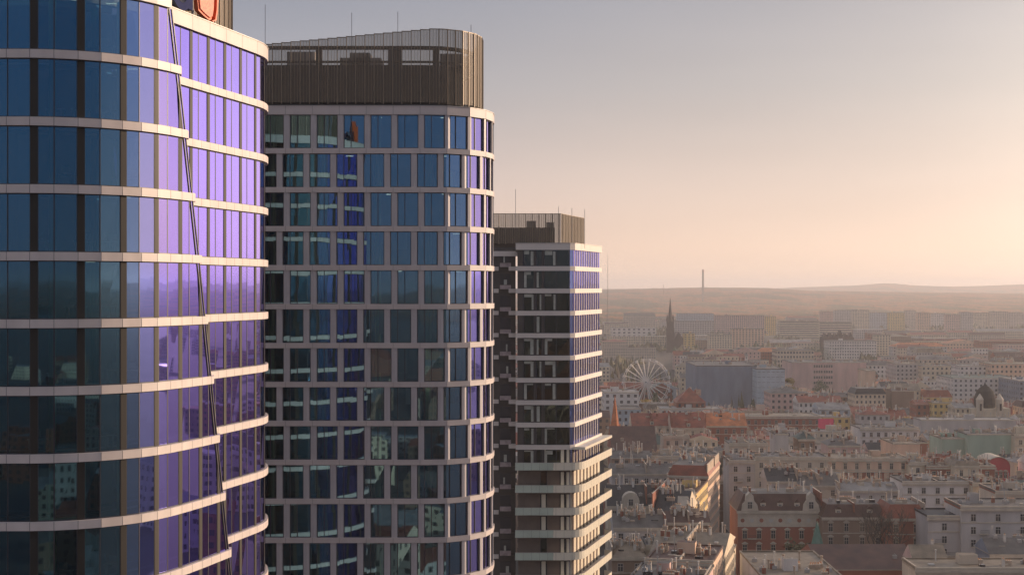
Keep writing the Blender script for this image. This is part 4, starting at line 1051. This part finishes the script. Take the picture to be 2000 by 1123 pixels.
# church hall pinnacled spire, lit
t = thing('church_spire', 'orange sunlit brick spire rising beside the dark apartment tower', 'spire', ((1201-1000)/F*640, 640, 0))
M_OBR = mat('orange_brick', (.50, .17, .07), .85, 0, .25, .6)
mb = MB(); mb.box(-2.2, 2.2, -2.2, 2.2, 0, 19, M_OBR); mb.build('tower', t)
mb = MB(); r8 = lambda r_, z_: [(r_*math.cos(math.pi*2*i/8+.39), r_*math.sin(math.pi*2*i/8+.39), z_) for i in range(8)]
mb.prism(r8(2.0, 19), r8(1.7, 24), M_OBR); mb.prism(r8(1.7, 24), r8(.08, 35.0), M_OBR); mb.build('spire', t)
for sx, sy in ((-2, -2), (2, -2), (2, 2), (-2, 2)):
    mb = MB(); mb.tube((sx, sy, 18), (sx, sy, 21), .35, M_OBR, 6); mb.tube((sx, sy, 21), (sx, sy, 23.4), .35, M_OBR, 6, .02); mb.build('pinnacle', t)
# arched pinnacled ridge (lit gables) of the steep red roof
for k, (px, yt, hh) in enumerate(((1350, 775, 5), (1362, 782, 6), (1374, 790, 5))):
    pass
# ferris wheel
YW = 1000.0; hubz = 80-(747-562)/F*YW; RW = 15.4; XW = (1262.5-1000)/F*YW
fw = thing('ferris_wheel', 'white ferris wheel standing among the roofs with its spokes in the sun', 'ferris wheel', (XW, YW, 0), R(-14))
M_WHEEL = mat('white_wheel_steel', (.80, .72, .64), .5); M_CAB = mat('cabin_white', (.75, .70, .68), .3)
mb = MB()
for yy in (-.8, .8):
    N_ = 44
    for i in range(N_):
        a, b = 2*math.pi*i/N_, 2*math.pi*(i+1)/N_
        for rr in (RW, RW-1.1):
            mb.tube((rr*math.cos(a), yy, hubz+rr*math.sin(a)), (rr*math.cos(b), yy, hubz+rr*math.sin(b)), .12, M_WHEEL, 4)
mb.build('rim', fw)
for i in range(22):
    a = 2*math.pi*i/22; mb = MB()
    for yy in (-.8, .8): mb.tube((.6*math.cos(a), yy*1.6, hubz+.6*math.sin(a)), (RW*math.cos(a), yy, hubz+RW*math.sin(a)), .22, M_WHEEL, 4)
    mb.tube((RW*math.cos(a), -.8, hubz+RW*math.sin(a)), (RW*math.cos(a), .8, hubz+RW*math.sin(a)), .1, M_WHEEL, 4)
    mb.build('spoke', fw)
cmb = MB(); cmb.prism(r8(.55, -1.9), r8(.85, -1.3), M_CAB); cmb.prism(r8(.85, -1.3), r8(.85, -.9), M_CAB); cmb.tube((0, 0, -1.3), (0, 0, 0), .06, M_WHEEL, 4); cmb.prism(r8(.95, -.35), r8(.2, -.05), M_CAB)
cabin = cmb.mesh('cabin')
for i in range(22):
    a = 2*math.pi*i/22; put('cabin', cabin, fw, ((RW+.2)*math.cos(a), 0, hubz+(RW+.2)*math.sin(a)))
mb = MB(); mb.tube((0, -2.2, hubz), (0, 2.2, hubz), .9, M_WHEEL, 12); mb.tube((0, -2.3, hubz), (0, -2.2, hubz), .55, M_FRAME, 12); mb.build('hub', fw)
for sx in (-1, 1):
    for yy in (-2.2, 2.2):
        mb = MB(); mb.tube((0, yy, hubz), (sx*6.5, yy*2.2, 0), .28, M_WHEEL, 6); mb.build('leg', fw)
# gothic church far behind
YC = 1900.0
t = thing('gothic_church', 'dark gothic church with a single needle spire against the far woods', 'church', ((1309-1000)/F*YC, YC, 0))
M_DST = mat('dark_sandstone', (.065, .05, .045), .9, 0, .2, .2)
mb = MB(); mb.box(-4.2, 4.2, -4, 4, 0, 38, M_DST); mb.box(-4.8, -4.2, -4.6, 4.6, 0, 30, M_DST); mb.box(4.2, 4.8, -4.6, 4.6, 0, 30, M_DST); mb.build('tower', t)
mb = MB(); mb.prism(r8(3.4, 38), r8(2.4, 45), M_DST); mb.prism(r8(2.4, 45), r8(.1, 67.5), M_DST); mb.build('spire', t)
for sx, sy in ((-3.6, -3.5), (3.6, -3.5), (3.6, 3.5), (-3.6, 3.5)):
    mb = MB(); mb.tube((sx, sy, 37), (sx, sy, 41), .9, M_DST, 6); mb.tube((sx, sy, 41), (sx, sy, 47), .9, M_DST, 6, .05); mb.build('pinnacle', t)
mb = MB(); mb.box(4.8, 16, -1, 16, 0, 16, M_DST); mb.prism([(4.8, -1.5, 16), (16.5, -1.5, 16), (16.5, 16.5, 16), (4.8, 16.5, 16)], [(10.2, -1.5, 25), (10.6, -1.5, 25), (10.6, 16.5, 25), (10.2, 16.5, 25)], M_DST); mb.build('nave', t)
# heating plant chimney, masts
t = thing('plant_chimney', 'tall lone plant chimney on the wooded ridge', 'chimney', ((1373-1000)/F*5600, 5600, 0))
M_CON = mat('chimney_concrete', (.16, .13, .115), .8); mb = MB(); rr = lambda r_, z_: [(r_*math.cos(math.pi*2*i/14), r_*math.sin(math.pi*2*i/14), z_) for i in range(14)]
mb.prism(rr(4.4, 0), rr(3.5, 134), M_CON); mb.build('shaft', t); M_RW = mat('chimney_red', (.30, .06, .04), .8); mb = MB(); mb.prism(rr(3.8, 134), rr(3.8, 145), M_RW); mb.build('top_ring', t)
t = thing('radio_mast', 'thin lattice radio mast fading into the haze beside the apartment tower', 'mast', ((1187-1000)/F*2900, 2900, 0))
mb = MB(); mb.tube((0, 0, 0), (0, 0, 110), .7, M_CON, 4, .45); mb.tube((0, 0, 110), (0, 0, 149), .4, M_CON, 4, .15); mb.build('lattice', t)
t = thing('radio_mast', 'tiny mast on the ridge left of the plant chimney', 'mast', ((1296-1000)/F*6000, 6000, 0))
mb = MB(); mb.tube((0, 0, 50), (0, 0, 92), .9, M_CON, 4); mb.build('pole', t)
# dome house
YD = Yof(802, 18)
t = thing('domed_house', 'house with a dark bulbous dome between two pale corner turrets', 'townhouse', ((1931-1000)/F*YD, YD, 0))
M_DOME = mat('dome_slate', (.035, .035, .035), .9, spec=.1)
mb = MB(); mb.box(-9, 11, 0, 14, 0, 19, gridmat('cream')); mb.build('wall', t)
mb = MB(); prof = [(5.0, 19), (5.6, 21), (5.4, 24), (4.2, 27.5), (2.2, 29.5), (.6, 30.5), (.1, 32)]
cc = lambda r_, z_, x=0, y=6: [(x+r_*math.cos(math.pi*2*i/16), y+r_*math.sin(math.pi*2*i/16), z_) for i in range(16)]
for (a, b), (c, d) in zip(prof, prof[1:]): mb.prism(cc(a, b), cc(c, d), M_DOME, cap=False)
mb.build('dome', t)
for sx in (-4.5, 5.5):
    mb = MB(); mb.prism(cc(1.8, 12, sx, 0), cc(1.8, 23.5, sx, 0), M_TRIM); mb.prism(cc(2.0, 23.5, sx, 0), cc(.2, 26.5, sx, 0), M_TRIM); mb.box(sx-.5, sx+.5, -1.9, -1.7, 18, 21.5, M_PANE); mb.build('turret', t)
FOOT.append(((1931-1000)/F*YD-9, (1931-1000)/F*YD+11, YD, YD+14)); LAND.append((1905, 1960, 802, YD))
# crimson barrel hall
YB = Yof(912, 17)
t = thing('barrel_roofed_hall', 'crimson hall with a curved barrel roof and tall windows', 'hall', ((1927-1000)/F*YB, YB, 0)); wB = 46/F*YB
M_CRIM = wmat('crimson'); mb = MB(); mb.box(0, wB, 0, 12, 0, 17, M_CRIM)
arc = [(wB/2-wB/2*math.cos(R(a)), 17+3.4*math.sin(R(a))) for a in range(0, 181, 15)]
mb.poly([(x, 0, z_) for x, z_ in arc], M_CRIM); mb.build('wall', t)
mb = MB()
for (a, b), (c, d) in zip(arc, arc[1:]): mb.prism([(a, -.4, b), (a, 12, b), (c, 12, d), (c, -.4, d)], [(a, -.4, b+.3), (a, 12, b+.3), (c, 12, d+.3), (c, -.4, d+.3)], M_TRIM)
mb.build('roof', t)
for k in range(4): put('window', WIN[1], t, (wB*(.2+.2*k), 0, 13.2))
FOOT.append(((1927-1000)/F*YB, (1927-1000)/F*YB+wB, YB, YB+12)); LAND.append((1925, 1975, 935, YB))
# magenta billboard
YM = Yof(818, 22); t = thing('billboard', 'magenta billboard standing on a roof in the middle of the town', 'billboard', ((1613-1000)/F*YM, YM, 14))
M_MAG = mat('magenta_print', (.52, .05, .12), .6, 0, .2, .3)
mb = MB(); mb.box(-3.4, 3.4, -.15, .15, 2, 8, M_MAG); mb.build('board', t)
for sx in (-2.5, 2.5): mb = MB(); mb.tube((sx, .3, 0), (sx, .3, 7), .15, M_STEEL); mb.build('leg', t)
# round-topped gable and conical chimneys of the slate-roofed row
YG = Yof(988, 19); XG = (1232-1000)/F*YG
t = [o for o in COL.objects if str(o.get('label', '')).startswith('cream house with black slate')][0]
gx = (1232-1188)/F*YG
mb = MB(); outl = [(gx-2.4, 19), (gx+2.4, 19)]+[(gx+2.4*math.cos(R(a)), 20.6+2.2*math.sin(R(a))) for a in range(0, 181, 20)]
outl = [(gx-2.4, 18.6), (gx+2.4, 18.6)]+[(gx+2.4*math.cos(R(a)), 20.4+2.4*math.sin(R(a))) for a in range(0, 181, 20)]
mb.poly([(x, -.5, z_) for x, z_ in outl], M_TRIM)
for (a, b), (c, d) in zip(outl, outl[1:]+outl[:1]): mb.poly([(a, -.5, b), (a, 3.0, b), (c, 3.0, d), (c, -.5, d)], M_TRIM)
dg = mb.build('gable', t); put('gable_window', WIN[0], dg, (gx, -.5, 19.2))
# sunlit gables of the second street row
t = [o for o in COL.objects if str(o.get('label', '')).startswith('brightly sunlit cream')][0]
for k in range(3):
    y0 = 2+k*7.5; mb = MB(); w9 = 9.0
    mb.prism([(w9-2.5, y0, 19.4), (w9+.3, y0, 19.4), (w9+.3, y0+4.6, 19.4), (w9-2.5, y0+4.6, 19.4)], [(w9-2.5, y0+2.2, 24.0), (w9+.25, y0+2.2, 24.0), (w9+.25, y0+2.4, 24.0), (w9-2.5, y0+2.4, 24.0)], M_TRIM); mb.build('gable', t)
for px, y_, hh in ((1317, 998, 3.2), (1342, 998, 3.2)):
    pass
# dark green copper spirelet in front of the brick tenement, light canopy
Yc = 392; t = thing('copper_turret', 'green copper cone turret in front of the ornate red-brick tenement', 'turret', ((1596-1000)/F*Yc, Yc, 0))
M_COP = mat('green_copper', (.10, .20, .15), .6, 0, .2, 1); mb = MB(); mb.prism(r8(1.3, 0), r8(1.3, 14.5), wmat('beige')); mb.build('tower', t); mb = MB(); mb.prism(r8(1.6, 14.5), r8(.05, 20.5), M_COP); mb.build('spire', t)
# --- far slabs and blocks
def far(px0, px1, yt, Y, d_, wall, lab, bay=3.2, fl=3.0, cat='apartment block', roofc='grey', wx=.45, wz=.5, nch=2):
    h_ = CH-(yt-562)/F*Y; X = (px0-1000)/F*Y; LAND.append((px0, px1, 562+CH/Y*F-4, Y))
    return house(X, Y, (px1-px0)/F*Y, d_, h_, wall, roofc, 'flat', wins='grid', bay=bay, fl=fl, label=lab, cat=cat, name='apartment_block', nch=nch, cornice=False, wx=wx, wz=wz)
far(1322, 1394, 613, 2750, 14, 'pale blue', 'pale blue slab block right behind the needle spire', 3)
far(1318, 1395, 628, 2500, 14, 'grey', 'grey office with white frame in front of the pale blue slab', 4, wx=.7)
far(1396, 1493, 617, 2500, 14, 'pink', 'wide mauve slab block with an even grid of windows', 3.4, wx=.55)
far(1493, 1516, 619, 2560, 14, 'yellow', 'narrow yellow slab end beside the wide mauve slab', 3.4)
far(1522, 1600, 628, 2300, 14, 'cream', 'long cream block with window stripes, left half', 40, 3.4, wx=.98, wz=.42)
far(1600, 1664, 630, 2310, 14, 'beige', 'long beige block with window stripes, right half', 40, 3.4, wx=.98, wz=.42)
far(1195, 1282, 641, 2450, 30, 'white', 'long low white hall at the foot of the woods', 8, 5, cat='hall')
far(1385, 1430, 655, 1950, 20, 'cream', 'cream school building in front of the mauve slab', 3.4)
far(1430, 1492, 643, 2000, 20, 'peach', 'peach flat block below the mauve slab', 4)
far(1335, 1357, 652, 1900, 14, 'yellow', 'small yellow gable end right of the gothic church', 4)
far(1620, 1712, 667, 1650, 30, 'white', 'pale office wing under the jagged dark roofline', 2.6)
far(1712, 1740, 655, 1750, 20, 'cream', 'cream tower block with vertical stripes right of the pale office wing', 3)
far(1518, 1590, 685, 1450, 30, 'beige', 'dark framed beige office with two window bands', 3, 4, wx=.6)
wls = ['pink', 'grey', 'cream', 'pale blue', 'yellow', 'beige', 'peach', 'white', 'pink', 'grey', 'cream', 'beige', 'grey', 'pale blue', 'yellow', 'pink', 'grey', 'cream']
px = 1602
fr = random.Random(11)
descr = ['first', 'second', 'third', 'fourth', 'fifth', 'sixth', 'seventh', 'eighth', 'ninth', 'tenth', 'eleventh', 'twelfth', 'thirteenth', 'fourteenth', 'fifteenth', 'sixteenth', 'seventeenth', 'eighteenth', 'nineteenth', 'twentieth']
k = 0
while px < 2080 and k < 20:
    wpx = fr.uniform(20, 36); wl = wls[k % len(wls)]
    far(px, px+wpx, 607+fr.uniform(-2, 6)+(px-1600)*.012, 2900+fr.uniform(-150, 150), 14, wl, '%s-coloured slab block, %s from the left in the skyline row below the woods' % (wl, descr[k]), 3.2, fr.choice((2.8, 3.0)))
    px += wpx+fr.uniform(-1, 3); k += 1
# jagged dark roofline (old hall)
Yj = 1700; t = thing('old_hall', 'dark old hall with jagged stepped gables behind the pale office wing', 'hall', ((1608-1000)/F*Yj, Yj, 0))
mb = MB(); mb.box(0, 34, 0, 20, 0, 25, M_DST)
for k in range(6): mb.prism([(k*5.6, 0, 25), (k*5.6+5, 0, 25), (k*5.6+5, 12, 25), (k*5.6, 12, 25)], [(k*5.6+2.3, 0, 29+3*(k == 3)+1*(k % 2)), (k*5.6+2.7, 0, 29+3*(k == 3)+1*(k % 2)), (k*5.6+2.7, 12, 29+3*(k == 3)+(k % 2)), (k*5.6+2.3, 12, 29+3*(k == 3)+(k % 2))], M_DST)
mb.build('wall', t)

LAND.append((1210, 1315, 786, 999)); LAND.append((1210, 1315, 745, 1700)); LAND.append((1296, 1322, 680, 1899))
MV, MF, MU, MI = [], [], [], []
mm_ = [gridmat(c) for c in ('brown', 'brick-red', 'grey', 'beige', 'cream')]+[rmat(c) for c in ('red-tiled', 'brown', 'grey', 'silver')]
def mhouse(X, Y, w_, d_, h_, rz, wi, ri, rh):
    c, s_ = math.cos(rz), math.sin(rz); b = len(MV)
    T = lambda x, y, z_: (X+x*c-y*s_, Y+x*s_+y*c, z_)
    for z_ in (0, h_):
        for x, y in ((0, 0), (w_, 0), (w_, d_), (0, d_)): MV.append(T(x, y, z_))
    for i in range(4):
        j = (i+1) % 4; MF.append((b+i, b+j, b+4+j, b+4+i)); L_ = round((w_, d_)[i % 2]/3)*3; MU.extend([(0, 0), (L_, 0), (L_, round(h_/3.2)*3.2), (0, round(h_/3.2)*3.2)]); MI.append(wi)
    if rh: 
        MV.append(T(0, d_/2, h_+rh)); MV.append(T(w_, d_/2, h_+rh))
        for f in ((b+4, b+5, b+9, b+8), (b+6, b+7, b+8, b+9)): MF.append(f); MU.extend([(0, 0)]*4); MI.append(ri)
        for f in ((b+5, b+6, b+9), (b+7, b+4, b+8)): MF.append(f); MU.extend([(0, 0)]*3); MI.append(wi)
    else: MF.append((b+4, b+5, b+6, b+7)); MU.extend([(0, 0)]*4); MI.append(ri)
def merged(name, label):
    global MV, MF, MU, MI
    me = bpy.data.meshes.new(name); me.from_pydata(MV, [], MF)
    for m_ in mm_: me.materials.append(m_)
    me.polygons.foreach_set('material_index', MI); uvl = me.uv_layers.new(name='UVMap')
    for k_, uv in enumerate(MU): uvl.data[k_].uv = uv
    me.update(); o = put(name, me); o['kind'] = 'stuff'; o['label'] = label; o['category'] = 'houses'
    MV, MF, MU, MI = [], [], [], []
# --- fill: the rest of the town
fillr = random.Random(21)
wkeys = ['cream', 'grey', 'white', 'brick-red', 'brown', 'pink', 'pale blue', 'green', 'peach', 'beige', 'yellow']
wwt = [14, 16, 12, 9, 8, 9, 4, 3, 6, 14, 3]
rkeys = ['grey', 'black', 'red-tiled', 'brown', 'silver', 'green', 'tan', 'orange-tiled']
rwt = [18, 8, 24, 15, 6, 4, 8, 11]
marks = [(1240, 'beside the apartment tower'), (1300, 'below the ferris wheel column'), (1360, 'in the needle-spire column'), (1440, 'below the plant chimney'), (1520, 'under the mauve slab'), (1600, 'in the middle of the town'), (1680, 'near the pink shopping block column'), (1760, 'right of the shopping block column'), (1840, 'around the yellow house column'), (1920, 'near the dark dome column'), (9999, 'toward the right edge')]
def zone(Y): return 'near' if Y < 560 else 'mid-distance' if Y < 800 else 'farther' if Y < 1050 else 'distant' if Y < 1500 else 'hazy far-off' if Y < 2100 else 'faint remotest'
nfill = 0
Y = 470.0
def overlaps(x0, x1, y0, y1):
    for a, b, c, d in FOOT:
        if x0 < b+.6 and x1 > a-.6 and y0 < d+1 and y1 > c-1: return True
    return False
while Y < 3150:
    gap = 27 if Y < 1000 else 44 if Y < 1600 else 95 if Y < 2200 else 150
    x = (1176-1000)/F*Y+fillr.uniform(0, 8); xe = (2045-1000)/F*Y
    while x < xe:
        big = Y > 1150
        wd = fillr.uniform(10, 19) if Y < 1000 else fillr.uniform(13, 28) if Y < 1500 else fillr.uniform(28, 70)
        if fillr.random() < (.10 if Y < 1500 else .3): x += wd*.8; continue
        h_ = fillr.uniform(13, 21) if Y < 1500 else fillr.uniform(10, 20)
        if Y > 1500 and fillr.random() < .15: h_ = fillr.uniform(24, 34)
        d_ = fillr.uniform(11, 17) if Y < 1500 else fillr.uniform(14, 30)
        yy = Y+fillr.uniform(-6, 6)
        px0, px1 = 1000+F*x/yy, 1000+F*(x+wd)/yy
        lim = max([562]+[v for (a, b, v, Yl) in LAND if Yl > yy-1 and a < px1 and b > px0])
        rt = fillr.choices(('flat', 'gable', 'hip', 'mansard', 'front'), (6 if big else 2.5, 6, 2, 2, 2))[0]; rh = 0 if rt == 'flat' else fillr.uniform(2, 4.5)
        hmax = CH-(lim-562)/F*yy-rh-1.0
        if hmax < 7: x += wd*.6; continue
        h_ = min(h_, hmax)
        if overlaps(x, x+wd, yy, yy+d_): x += 6; continue
        wl = fillr.choices(wkeys, wwt)[0]; rf = fillr.choices(rkeys, rwt)[0]
        if yy < 700 and fillr.random() < .2: bay, ws_ = 3.2, 'none'
        else: bay, ws_ = fillr.choice((2.6, 3.0, 3.6)), ('real' if yy < 620 else 'grid')
        if nfill >= 292:
            mhouse(x, yy, wd, d_, h_, 0, fillr.randrange(5), 5+fillr.randrange(4), rh if rt != 'flat' else 0); x += wd+fillr.uniform(.3, 5); continue
        lm = [m for lim_, m in marks if (px0+px1)/2 < lim_][0]
        rtn = {'flat': 'flat', 'gable': 'ridged', 'hip': 'hipped', 'mansard': 'mansard', 'front': 'steep end-on'}[rt]
        base = '%s %s house with %s %s roof %s' % (zone(yy), wl, rf, rtn, lm)
        ex = ['and wide front' if wd > 22 else 'and narrow front', 'and taller walls' if h_ > 16 else 'and low walls', 'with thin chimneys', 'behind its twin', 'in front of its twin']
        lab = uniq(base, ex); grp = None
        if lab is None: lab = base+' among several alike'; grp = 'look-alike houses '+lm
        t, ro = house(x, yy, wd, d_, h_, wl, rf, rt, rh, wins=ws_, bay=bay, label=lab, cat='house', name='town_house', nch=(5 if yy < 800 else 4 if yy < 1300 else 1), wx=fillr.uniform(.3, .42), wz=.45, yaw=0 if fillr.random() < .7 else R(fillr.uniform(-10, 4)), group=grp or 'houses of the town', rseed=nfill)
        nfill += 1
        x += wd+(fillr.uniform(.3, 1.5) if fillr.random() < .8 else fillr.uniform(4, 12))
    Y += gap

if MF: merged('remaining_houses', 'hazy far-off rows of small houses too many to count below the woods')
# --- trees
def leaf_mat(name, c): return mat(name, c, .9, 0, .35, 1.5)
M_BARK = mat('bark', (.06, .045, .035), .9)
def branchy(mb, p, d, L_, r_, dep, rn, tips, m=M_BARK):
    q = p+d*L_; mb.tube(p, q, r_, m, 4 if dep < 3 else 5, r_*.62)
    if dep == 0: tips.append(q); return
    for i in range(3 if dep > 1 else 3):
        a = Vector((rn.uniform(-1, 1), rn.uniform(-1, 1), rn.uniform(.0, .9))).normalized(); nd_ = (d*.75+a*.75).normalized()
        branchy(mb, q, nd_, L_*rn.uniform(.62, .82), r_*.6, dep-1, rn, tips, m)
def bare_tree(px, y_base, Y, H, lab, seed=1):
    rn = random.Random(seed); t = thing('bare_tree', lab, 'tree', ((px-1000)/F*Y, Y, 0)); tips = []
    mb = MB(); mb.tube((0, 0, 0), (0, 0, H*.25), H*.024, M_BARK, 7, H*.02); mb.build('trunk', t)
    mb = MB()
    for i in range(4):
        a = i*1.57+rn.uniform(-.4, .4); branchy(mb, Vector((0, 0, H*.24)), Vector((math.cos(a)*.45, math.sin(a)*.45, .85)).normalized(), H*.27, H*.013, 4, rn, tips)
    mb.build('crown', t)
def leafy_tree(X, Y, H, W_, m, lab, name='autumn_tree', cat='tree', seed=1, grp=None):
    rn = random.Random(seed); t = thing(name, lab, cat, (X, Y, 0), 0, grp)
    mb = MB(); mb.tube((0, 0, 0), (0, 0, H*.5), H*.03, M_BARK, 6, H*.015); mb.build('trunk', t)
    mb = MB(); cl = [(Vector((rn.gauss(0, W_*.2), rn.gauss(0, W_*.2), H*rn.uniform(.4, .88))), rn.uniform(.12, .24)*W_) for _ in range(16)]
    for c, r_ in cl:
        for _ in range(60):
            v = Vector((rn.gauss(0, 1), rn.gauss(0, 1), rn.gauss(0, 1))).normalized()*r_*rn.uniform(.5, 1.1)+c
            u = Vector((rn.gauss(0, 1), rn.gauss(0, 1), rn.gauss(0, 1))).normalized(); w_ = u.orthogonal(); s_ = rn.uniform(.2, .45)
            mb.poly([v-u*s_, v+w_*s_, v+u*s_, v-w_*s_], m)
    mb.build('crown', t)
bare_tree(1737, 1075, 385, 25, 'large bare spreading tree in front of the red and brown tenements', 4)
bare_tree(1800, 1000, 520, 16, 'small bare tree behind the white four-storey house', 8)
M_YEL = leaf_mat('yellow_leaves', (.30, .20, .03)); M_GRN = leaf_mat('dark_green_leaves', (.035, .06, .03)); M_OLV = leaf_mat('olive_leaves', (.10, .09, .04))
for (px, yt, Y_, H, W_, m, lab) in [(1262, 798, 890, 17, 10, M_YEL, 'yellow-green tree at the foot of the ferris wheel'), (1283, 782, 870, 22, 6, M_GRN, 'dark pointed evergreen beside the ferris wheel foot'),
    (1565, 1058, 400, 15, 8, M_OLV, 'small olive bush tree in front of the ornate tenement'), (1475, 880, 760, 18, 9, M_GRN, 'dark green tree in a courtyard below the sloping orange roof'),
    (1600, 692, 1500, 26, 34, M_GRN, 'dark green tree clump before the pale office wing'), (1290, 655, 2000, 20, 40, M_GRN, 'dark tree clump left of the gothic church'),
    (1860, 765, 1150, 18, 30, M_OLV, 'olive trees in front of the long white office, left clump'), (1800, 760, 1180, 16, 26, M_OLV, 'olive trees below the columned office'),
    (1545, 765, 1080, 18, 8, M_YEL, 'yellow tree at the foot of the pink shopping block'), (1603, 758, 1060, 16, 16, M_GRN, 'green tree at the foot of the pink shopping block'),
    (1900, 812, 880, 15, 8, M_GRN, 'dark tree in front of the cream house by the dome'), (1765, 800, 930, 17, 10, M_OLV, 'olive tree between brown firewall and yellow house')]:
    leafy_tree((px-1000)/F*Y_, Y_, H, W_, m, lab, seed=px)
# --- tree belts between the far blocks (uncountable)
mb = MB(); rn = random.Random(5)
for _ in range(9000):
    Y_ = rn.uniform(950, 3500); px = rn.uniform(1150, 2080); 
    if noise.noise(Vector((px/60, Y_/260, 0))) < .02: continue
    X_ = (px-1000)/F*Y_; s_ = rn.uniform(2.5, 6) if Y_ > 1500 else rn.uniform(1.2, 2.6); h_ = rn.uniform(4, 10) if Y_ > 1500 else rn.uniform(6, 14)
    a = rn.uniform(0, 3); pts = [(X_+s_*math.cos(a+i*2.1)*rn.uniform(.6, 1.2), Y_+s_*math.sin(a+i*2.1)*rn.uniform(.6, 1.2), rn.uniform(1, h_*.7)) for i in range(3)]
    tp = (X_+rn.uniform(-1, 1), Y_, h_+rn.uniform(0, 3))
    mm = rn.choice((M_OLV, M_GRN, M_OLV, M_BARK))
    for i in range(3): mb.poly([pts[i], pts[(i+1) % 3], tp], mm)
o = mb.build('tree_belts'); o['kind'] = 'stuff'; o['label'] = 'belts of dull green and brown trees between the far blocks'; o['category'] = 'trees'

# --- town behind the viewpoint: what the mirrored glass shows
br = random.Random(77)
for i in range(330):
    Y_ = -br.uniform(50, 1300); X_ = br.uniform(-1, 1)*(150+abs(Y_)*.9)
    mhouse(X_, Y_, br.uniform(14, 45), br.uniform(11, 18), br.uniform(9, 19), br.choice((0, .3, 1.57, -.4))+br.uniform(-.1, .1), br.choice((0, 0, 1, 1, 2, 3, 4)), 5+br.randrange(4), br.choice((0, 3, 4)))
for i in range(130):
    Y_ = br.uniform(120, 2200); X_ = Y_*.42+br.uniform(30, 1300)
    mhouse(X_, Y_, br.uniform(14, 40), br.uniform(11, 18), br.uniform(12, 22), br.uniform(-.3, .3), br.choice((0, 0, 1, 1, 2, 3, 4)), 5+br.randrange(4), br.choice((0, 3, 4)))
yy = 460
while yy < 2600:
    x = -.30*yy
    while x < .058*yy-14 or (x > .345*yy and x < .60*yy):
        wd = br.uniform(12, 26)
        if br.random() < .85: mhouse(x, yy+br.uniform(-5, 5), wd, br.uniform(11, 16), br.uniform(12, 20), 0, br.choice((0, 1, 2, 3, 4)), 5+br.randrange(4), br.choice((0, 3, 4)))
        x += wd+br.uniform(.2, 3)
        if x > .058*yy-14 and x < .345*yy: x = .352*yy
    yy += 34 if yy < 1000 else 60
merged('surrounding_town', 'rest of the town outside the frame, seen only mirrored in the tower glass')
# --- haze
mh = bpy.data.materials.new('haze'); mh.use_nodes = True; t = mh.node_tree; t.nodes.clear()
oh = t.nodes.new('ShaderNodeOutputMaterial'); pv = t.nodes.new('ShaderNodeVolumePrincipled'); t.links.new(pv.outputs[0], oh.inputs['Volume'])
pv.inputs['Color'].default_value = (.90, .885, .92, 1); pv.inputs['Density'].default_value = HAZE; pv.inputs['Anisotropy'].default_value = .35
mb = MB(); mb.box(-16500, 16500, -16500, 16500, -1.2, 152, mh); o = mb.build('haze'); o['kind'] = 'stuff'
